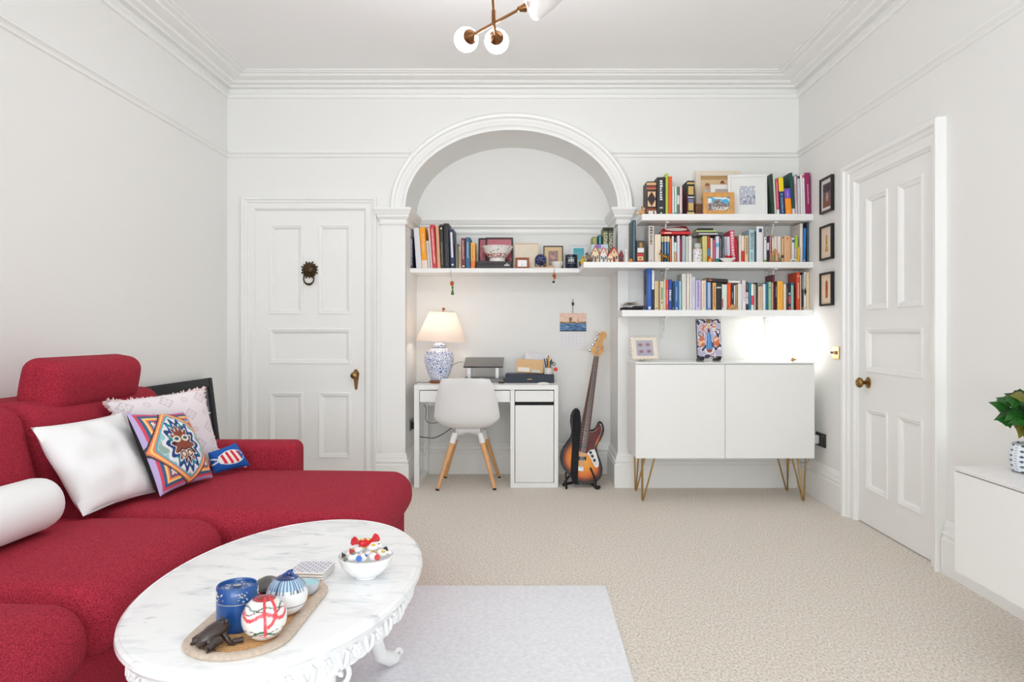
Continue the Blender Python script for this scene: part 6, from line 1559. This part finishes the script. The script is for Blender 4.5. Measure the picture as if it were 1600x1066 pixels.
# charms hanging from the alcove shelf
h1 = px(705.5, 426, YAS-.006)
c1_ = thing('hanging_charm', 'orange and green glass charm hanging from the alcove shelf above the lamp', 'charm', (h1.x, YAS-.006, Z_ALC-.034))
zq = lambda y: px(0, y, YAS-.006).z
part('hook', MB().tube([(h1.x-.004, YAS-.001, Z_ALC-.012), (h1.x-.006, YAS-.008, zq(430)), (h1.x-.003, YAS-.008, zq(434)), (h1.x+.004, YAS-.008, zq(436))], .0018, 6), CHROME, c1_)
part('orange_bead', MB().ball((h1.x+.004, YAS-.008, zq(443)), .018, 12, 8, scale=(.85,.6,1.1)), rgbmat((190,84,26), .3), c1_, smooth=60)
part('green_bead', MB().ball((h1.x+.008, YAS-.008, zq(449.5)), .010, 10, 8, scale=(.8,.7,1.4)), rgbmat((80,120,40), .3), c1_, smooth=60)
part('green_drop', MB().lathe([(.003,.045),(.007,.03),(.012,.008),(.010,0),(.001,-.001)], 12, (h1.x+.008, YAS-.008, zq(461))), rgbmat((70,108,30), .3), c1_, smooth=60)
h2 = px(866, 420, YAS-.006)
c2_ = thing('hanging_charm', 'orange flower charm with black bead hanging from the alcove shelf edge', 'charm', (h2.x, YAS-.006, Z_ALC-.034))
part('cord', MB().tube([(h2.x, YAS-.002, zq(420)), (h2.x, YAS-.008, zq(424)), (h2.x, YAS-.008, zq(440.5))], .0015, 5), BLACK, c2_)
for k, (dx, dy) in enumerate(((-4.4*.0,428),(1.6,430),(-1.8,430.5),(1.8,433.5),(0,435),(-.6,431.8))): part('petal_bead', MB().ball((h2.x+dx*.0049, YAS-.010, zq(dy)), .0085, 8, 6), rgbmat((206,110,66) if k != 5 else (50,30,30), .35), c2_, smooth=60)
part('black_bead', MB().ball((h2.x-.005, YAS-.008, zq(440.8)), .0095, 10, 8), BLACK, c2_, smooth=60)

# ------------------------------------------------------------------ ornaments on the middle shelf
def house(name, label, x0, x1, ytop, Y, d, wall, roof, door, rz=0.0, Zb=Z_MID, tilt=0.0):
    q0, q1 = px(x0, 0, Y), px(x1, 0, Y); w2 = (q1.x-q0.x)/2; h = px(0, ytop, Y).z-Zb
    t = thing(name, label, 'ornament', ((q0.x+q1.x)/2, Y, Zb+.0004), (0, tilt, rz), 'ceramic houses on the shelf')
    part('walls', MB().prism([(-w2*.86,-d/2,0),(w2*.86,-d/2,0),(w2*.86,-d/2,h*.55),(0,-d/2,h*.92),(-w2*.86,-d/2,h*.55)], (0,d,0)), rgbmat(wall, .5), t, local=True)
    rf = MB()
    for sx in (-1, 1): rf.prism([(0,-d/2-.003,h), (sx*w2,-d/2-.003,h*.52), (sx*w2,-d/2-.003,h*.44), (0,-d/2-.003,h*.9)], (0,d+.006,0))
    part('roof', rf, rgbmat(roof, .5), t, local=True)
    part('door', MB().box(-w2*.22, w2*.22, -d/2-.0015, -d/2, 0, h*.36), rgbmat(door, .5), t, local=True)
    for sx in (-.52, .52): part('window', MB().box(w2*sx-w2*.15, w2*sx+w2*.15, -d/2-.0015, -d/2, h*.22, h*.42), rgbmat((70,80,100), .3), t, local=True)
    part('attic_window', MB().ball((0,-d/2,h*.66), w2*.16, 8, 6, scale=(1,.2,1)), rgbmat((80,50,40), .4), t, local=True)
    return t
house('ceramic_house', 'cream ceramic house with brown roof and grey door on the middle shelf', 923.5, 936.4, 383.5, 5.15, .04, (236,214,178), (150,66,46), (84,90,106))
house('ceramic_house', 'white ceramic house with orange roof between the other ceramic houses', 936.8, 948.6, 386, 5.15, .04, (230,232,226), (216,110,70), (90,120,130))
house('ceramic_house', 'red-roofed ceramic house leaning beside the reed diffuser', 951, 966, 386, 5.12, .035, (232,206,170), (200,52,36), (150,60,40), tilt=.0, rz=.2)
house('ceramic_house', 'little orange-roofed ceramic house in front of the leaning red one', 949, 957.6, 395, 5.075, .026, (240,222,196), (226,96,48), (120,60,40))
house('ceramic_house', 'dark red steep-roofed ceramic house standing next to the reed diffuser', 966.6, 974.4, 391, 5.13, .035, (120,40,40), (150,28,36), (80,30,30))
pc0 = px(924, 0, 5.19)
pcard = thing('picture_card', 'colourful village picture card standing behind the ceramic houses', 'card', (px(937,0,5.2).x, 5.2, Z_MID+.0004), (-.05, 0, 0))
def cardp(u, v):
    if v > .8: return (150,110,190) if abs(u-.45) < .15 else (196,214,226)
    k = noise.noise(Vector((u*9, v*9, 12)))
    return (206,90,60) if k > .3 else ((232,222,206) if k > -.25 else (110,150,130))
cwid, chh = (px(950,0,5.2).x-px(923.5,0,5.2).x)/2, px(0,382,5.2).z-Z_MID
part('card', MB().box(-cwid, cwid, .0012, .003, 0, chh), PAPER, pcard, local=True)
part('print', MB().painted(lambda u, v: Vector((-cwid+2*cwid*u, .0008, chh*v)), cardp, 36, 36), print_mat('glossy_print', .3), pcard, local=True)
b0 = px(920.5, 0, 5.09)
rk = thing('stone_bird', 'grey and brown bird figurine at the alcove end of the middle shelf', 'figurine', (b0.x, 5.09, Z_MID))
STN = mat('mottled_stone', (130,112,100), .6, var=.5, vscale=60)
part('body', MB().tube([(b0.x-.022,5.09,Z_MID+.05), (b0.x-.012,5.09,Z_MID+.042), (b0.x+.002,5.09,Z_MID+.03), (b0.x+.016,5.09,Z_MID+.018), (b0.x+.026,5.09,Z_MID+.008)], [.010,.017,.018,.013,.005], 12), STN, rk, smooth=60)
part('head', MB().ball((b0.x-.016,5.085,Z_MID+.058), .012, 10, 8), mat('slate_grey', (104,104,108), .5), rk, smooth=60)
part('beak', MB().tube([(b0.x-.026,5.083,Z_MID+.058), (b0.x-.034,5.081,Z_MID+.055)], [.004,.001], 6), rgbmat((196,120,70), .5), rk)
part('base', MB().lathe([(.022,.0003),(.02,.014),(.012,.02)], 14, (b0.x, 5.09, Z_MID)), mat('brown_rock', (92,66,50), .7, bump=.5, bscale=120), rk, smooth=40)
d0 = Vector((px(978.6,0,5.1).x, 5.1, Z_MID))
rd = thing('reed_diffuser', 'small clear reed diffuser bottle with a pink reed on the middle shelf', 'diffuser', d0)
part('bottle', MB().lathe([(.011,.0003),(.0125,.002),(.0125,.055),(.008,.064),(.006,.07),(.006,.08)], 20, d0), mat('frosted_bottle', (232,226,224), .2, coat=.3), rd, smooth=40)
part('cap', MB().lathe([(.0085,.08),(.0085,.09),(.003,.091)], 16, d0), rgbmat((246,240,238), .3), rd, smooth=40)
part('reed', MB().tube([d0+Vector((0,0,.08)), d0+Vector((-.009,0,.168))], .0018, 6), rgbmat((232,176,150), .6), rd)
a0_ = Vector((px(985.4,0,5.1).x, 5.1, Z_MID))
aj = thing('amber_jar', 'tiny round amber glass jar beside the tall dark teal book', 'jar', a0_)
part('jar', MB().lathe([(.008,.0003),(.013,.003),(.015,.012),(.013,.022),(.010,.024)], 20, a0_), mat('amber_glass', (206,132,20), .15, coat=.5), aj, smooth=50)
part('lid', MB().lathe([(.0105,.024),(.0105,.028),(.001,.0285)], 16, a0_), mat('amber_lid', (180,110,24), .3), aj, smooth=40)
g0, g1_ = px(994.6,0,5.12).x, px(1009,0,5.12).x; zg = px(0,376,5.12).z
gb = thing('gift_box', 'dark bottle box with white and red label on the middle shelf', 'box', ((g0+g1_)/2, 5.15, Z_MID))
part('box', MB().box(g0, g1_, 5.12, 5.19, Z_MID+.0004, zg), rgbmat((66,62,54), .5), gb)
H2 = zg-Z_MID
for (za_, zb_, u0, u1, cc) in ((.0,.43,.06,.78,(190,44,50)), (.46,.67,.1,.8,(232,232,232)), (.68,.9,.32,.62,(178,132,60)), (.11,.28,.14,.7,(232,206,150))):
    part('label_panel', MB().box(g0+(g1_-g0)*u0, g0+(g1_-g0)*u1, 5.119-(.0006 if za_ == .11 else 0), 5.12, Z_MID+H2*za_+.001, Z_MID+H2*zb_), rgbmat(cc, .5), gb)
part('emblem', MB().ball(((g0+g1_)/2-.006, 5.1185, Z_MID+H2*.195), .010, 14, 6, scale=(1.3,.08,.7)), rgbmat((150,110,60), .5), gb)
# brass antelope
q = px(1038, 0, 5.085); z = Z_MID
an = thing('brass_antelope', 'antique brass horned animal figurine in front of the blue books', 'figurine', (q.x, 5.085, z))
x = q.x; AG = mat('antique_gold', (150,112,52), .35, .8)
part('body', MB().tube([(x-.016,5.085,z+.048), (x-.004,5.085,z+.044), (x+.016,5.085,z+.036), (x+.028,5.085,z+.028)], [.011,.015,.016,.009], 12), AG, an, smooth=60)
part('head', MB().tube([(x-.016,5.085,z+.052), (x-.026,5.085,z+.064), (x-.038,5.085,z+.058)], [.009,.0085,.004], 8), AG, an, smooth=60)
for dy in (-.006, .006):
    part('horn', MB().tube([(x-.025,5.085+dy,z+.07), (x-.026,5.085+dy*1.5,z+.084), (x-.022,5.085+dy*2,z+.094)], [.003,.0025,.001], 6), AG, an)
    part('leg', MB().tube([(x-.012,5.085+dy,z+.042), (x-.014,5.085+dy,z+.018), (x-.016,5.085+dy,z+.0005)], [.006,.003,.0035], 6), AG, an, smooth=50)
    part('leg', MB().tube([(x+.022,5.085+dy,z+.034), (x+.027,5.085+dy,z+.016), (x+.024,5.085+dy,z+.0005)], [.007,.003,.0035], 6), AG, an, smooth=50)
part('tail', MB().tube([(x+.032,5.085,z+.03), (x+.036,5.085,z+.012)], [.002,.001], 5), AG, an)
# dotted jar
jv = Vector((px(1090.2, 0, 5.11).x, 5.118, Z_MID))
dj = thing('dotted_jar', 'round white lidded jar with dark dots between books on the middle shelf', 'jar', jv)
part('jar', MB().lathe([(.028,.0005),(.031,.004),(.0315,.09),(.028,.098)], 32, jv), rgbmat((228,226,226), .3), dj, smooth=40)
part('rim', MB().lathe([(.0285,.098),(.029,.103),(.0265,.104)], 28, jv), GOLD, dj, smooth=40)
part('lid', MB().lathe([(.025,.1045),(.024,.13),(.02,.136),(.001,.137)], 28, jv), rgbmat((188,198,190), .35), dj, smooth=40)
for a, z in ((-2.3,.062),(-1.25,.078),(-1.75,.03),(-.75,.018),(-1.5,.05),(-2.0,.086),(-.95,.05)): part('dot', MB().ball(jv+Vector((.0312*math.cos(a), .0312*math.sin(a), z)), .0036, 8, 6, scale=(1,.7,1)), rgbmat((70,70,84), .4), dj)
# little bell, dish with poinsettia
bv = Vector((px(1110, 0, 5.08).x, 5.085, Z_MID))
be = thing('brass_bell', 'tiny shiny brass bell in front of the books on the middle shelf', 'bell', bv)
part('bell', MB().lathe([(.018,.0005),(.016,.006),(.015,.018),(.011,.026),(.004,.029)], 20, bv), mat('shiny_gold', (230,176,72), .25, .7), be, smooth=50)
part('handle', MB().ball(bv+Vector((0,0,.033)), .005, 10, 6), mat('shiny_gold', (230,176,72)), be, smooth=50)
dv = Vector((px(1137, 0, 5.08).x, 5.085, Z_MID))
ds = thing('white_dish', 'white leaf-shaped dish holding a red flower on the middle shelf', 'dish', dv)
part('dish', MB().lathe([(.02,.0005),(.03,.004),(.052,.022),(.058,.028),(.055,.0285),(.03,.009),(.001,.006)], 28, dv, sy=.52), rgbmat((236,234,228), .3), ds, smooth=50)
ff = thing('red_flower', 'red artificial flower lying in the white dish on the middle shelf', 'flower', dv+Vector((.01,0,.03)))
for k in range(9):
    a = 2*PI*k/9; d = Vector((math.cos(a), .4*math.sin(a), .55)); o = dv+Vector((.01,0,.03))
    part('petal', MB().tube([o, o+d*.016, o+d*.034], [.003,.008,.001], 6), rgbmat((196,22,48), .5), ff, smooth=50)
part('flower_centre', MB().ball(dv+Vector((.01,-.004,.046)), .006, 8, 6), rgbmat((226,200,170), .5), ff)
# nativity house
nvx = px(1212, 0, 5.085)
na = thing('nativity_figurine', 'small painted figurine group under a pointed arch on the middle shelf', 'figurine', (nvx.x, 5.085, Z_MID))
part('backdrop', MB().prism([(nvx.x-.04,5.09,Z_MID+.0005),(nvx.x+.036,5.09,Z_MID+.0005),(nvx.x+.034,5.09,Z_MID+.045),(nvx.x,5.09,Z_MID+.10),(nvx.x-.036,5.09,Z_MID+.055)], (0,.006,0)), rgbmat((196,140,96), .6), na)
part('plinth', MB().box(nvx.x-.04, nvx.x+.038, 5.065, 5.096, Z_MID+.0004, Z_MID+.008), rgbmat((160,60,50), .6), na)
for dx, hh, cc in ((-.02,.052,(150,150,90)), (.004,.066,(206,170,140)), (.022,.04,(110,130,90))):
    part('robe', MB().lathe([(.012,.008),(.010,hh*.6),(.005,hh*.9)], 12, (nvx.x+dx, 5.078, Z_MID)), rgbmat(cc, .6), na, smooth=50)
    part('head', MB().ball((nvx.x+dx, 5.078, Z_MID+hh), .007, 10, 6), rgbmat((222,170,140), .6), na, smooth=50)
wcx = px(1240, 0, 5.075)
wcd = thing('small_card', 'small white card with green strip at the edge of the middle shelf', 'card', (wcx.x, 5.075, Z_MID+.0004), (-.1,0,0))
part('card', MB().box(-.022,.022,0,.002,0,.022), PAPER, wcd, local=True)
part('strip', MB().box(-.016,.016,-.0006,0,.004,.014), rgbmat((120,140,124), .6), wcd, local=True)
book('book', 'slim yellow book leaning in front of the tall white and pink one', px(1245.6,0,5.075).x, px(1248.6,0,5.075).x, 5.075, Z_MID+.0004, (409.5-386)*5.075/FPX, .03, .0095, (222,182,52), [], 'books on the middle wall shelf')

# ------------------------------------------------------------------ ornaments on the top and lowest shelves
fxx = px(1002, 0, 5.085)
fx = thing('fox_figurine', 'small tan fox figurine at the arch end of the top shelf', 'figurine', (fxx.x, 5.085, Z_TOP))
x, z = fxx.x, Z_TOP; TAN = rgbmat((214,164,108), .6)
part('body', MB().tube([(x+.022,5.085,z+.015),(x+.004,5.085,z+.017),(x-.012,5.085,z+.017)], [.012,.0155,.013], 12), TAN, fx, smooth=60)
part('tail', MB().tube([(x-.016,5.085,z+.014),(x-.029,5.085,z+.012),(x-.036,5.08,z+.010)], [.008,.0105,.004], 8), rgbmat((240,206,156), .6), fx, smooth=60)
part('head', MB().ball((x+.014,5.078,z+.038), .014, 12, 8), TAN, fx, smooth=60)
for dx in (-.008, .008):
    part('ear', MB().tube([(x+.014+dx,5.078,z+.046),(x+.014+dx*1.6,5.078,z+.060)], [.006,.001], 6), rgbmat((110,72,40), .6), fx)
    part('eye', MB().ball((x+.014+dx*.6,5.0655,z+.041), .002, 6, 5), BLACK, fx)
part('snout', MB().tube([(x+.014,5.068,z+.036),(x+.014,5.058,z+.034)], [.006,.0025], 8), rgbmat((240,226,200), .6), fx, smooth=50)
wx = px(1019.4, 0, 5.095)
tc_ = thing('place_card', 'small white card with dark mark leaning on the ornate brown book', 'card', (wx.x, 5.092, Z_TOP+.0004), (-.15,0,0))
part('card', MB().box(-.028,.028,0,.0015,0,.03), PAPER, tc_, local=True)
part('mark', MB().box(.006,.014,-.0006,0,.006,.026), BLACK, tc_, local=True)
bw0, bw1 = px(1087,0,5.13).x, px(1099.5,0,5.13).x
bwx = thing('brown_box', 'small brown wooden box beside the gold village frame on the top shelf', 'box', ((bw0+bw1)/2, 5.15, Z_TOP))
zbb = px(0,318,5.13).z
part('box', MB().rbox(bw0, bw1-.006, 5.14, 5.17, Z_TOP+.0004, zbb-.014, r=.002, seg=1), mat('walnut', (116,70,40), .5, var=.2, vscale=30), bwx)
part('lid', MB().rbox(bw0-.001, bw1-.005, 5.139, 5.171, zbb-.0135, zbb, r=.002, seg=1), mat('walnut', (116,70,40)), bwx)
# twig nest and black case on the lowest shelf
nx = px(984, 0, 5.1)
tn = thing('twig_bundle', 'bundle of thin dry twigs lying on a black cloth on the lowest shelf', 'twigs', (nx.x, 5.1, Z_LOW))
for k in range(16):
    a = R.uniform(-.5,.5); L_ = R.uniform(.05,.11); c_ = Vector((nx.x+R.uniform(-.03,.03), 5.1+R.uniform(-.025,.025), Z_LOW+.034+.001*k)); d = Vector((math.cos(a), .5*math.sin(a*3), R.uniform(-.15,.35)))*L_/2
    part('twig', MB().tube([c_-d, c_+Vector((0,0,.004)), c_+d], [.0011,.0016,.0008], 5), mat('twig_brown', (112,84,62), .8), tn)
cloth = thing('black_cloth', 'crumpled black cloth under the twigs at the end of the lowest shelf', 'cloth', (nx.x+.03, 5.12, Z_LOW))
def clothb(o, u): o = o.copy(); o.z += .008*noise.noise(Vector((u.x*3, u.y*3, 2))) if u.z > 0 else 0; return o
part('cloth', MB().rbox(px(971,0,5.1).x, px(1004,0,5.1).x, 5.06, 5.2, Z_LOW+.0004, Z_LOW+.018, r=.006, seg=2, div=8, bulge=clothb), mat('black_felt', (32,26,26), .9, bump=.4, bscale=90), cloth, smooth=60)
part('case', MB().rbox(px(991,0,5.1).x, px(1008,0,5.1).x, 5.11, 5.2, Z_LOW+.0185, Z_LOW+.032, r=.003, seg=2), BLACK, cloth)
wz = px(1145, 0, 5.085)
wfz = thing('wooden_frog', 'small pale wooden frog figurine in front of the orange book', 'figurine', (wz.x, 5.085, Z_LOW))
PW = mat('pale_frog_wood', (214,176,122), .55, var=.12, vscale=50)
part('body', MB().ball((wz.x, 5.085, Z_LOW+.022), .019, 14, 10, scale=(1,.8,.85)), PW, wfz, smooth=60)
for sx in (-1, 1):
    part('leg', MB().tube([(wz.x+sx*.012,5.08,Z_LOW+.014), (wz.x+sx*.028,5.078,Z_LOW+.012), (wz.x+sx*.03,5.072,Z_LOW+.004)], [.007,.006,.0035], 8), PW, wfz, smooth=50)
    part('eye', MB().ball((wz.x+sx*.009,5.074,Z_LOW+.037), .0045, 8, 6), PW, wfz, smooth=50)
part('mouth', MB().box(wz.x-.012, wz.x+.012, 5.069, 5.071, Z_LOW+.018, Z_LOW+.0195), rgbmat((70,40,30), .6), wfz)
part('base', MB().rbox(wz.x-.032, wz.x+.032, 5.066, 5.104, Z_LOW+.0004, Z_LOW+.006, r=.002, seg=1), PW, wfz)
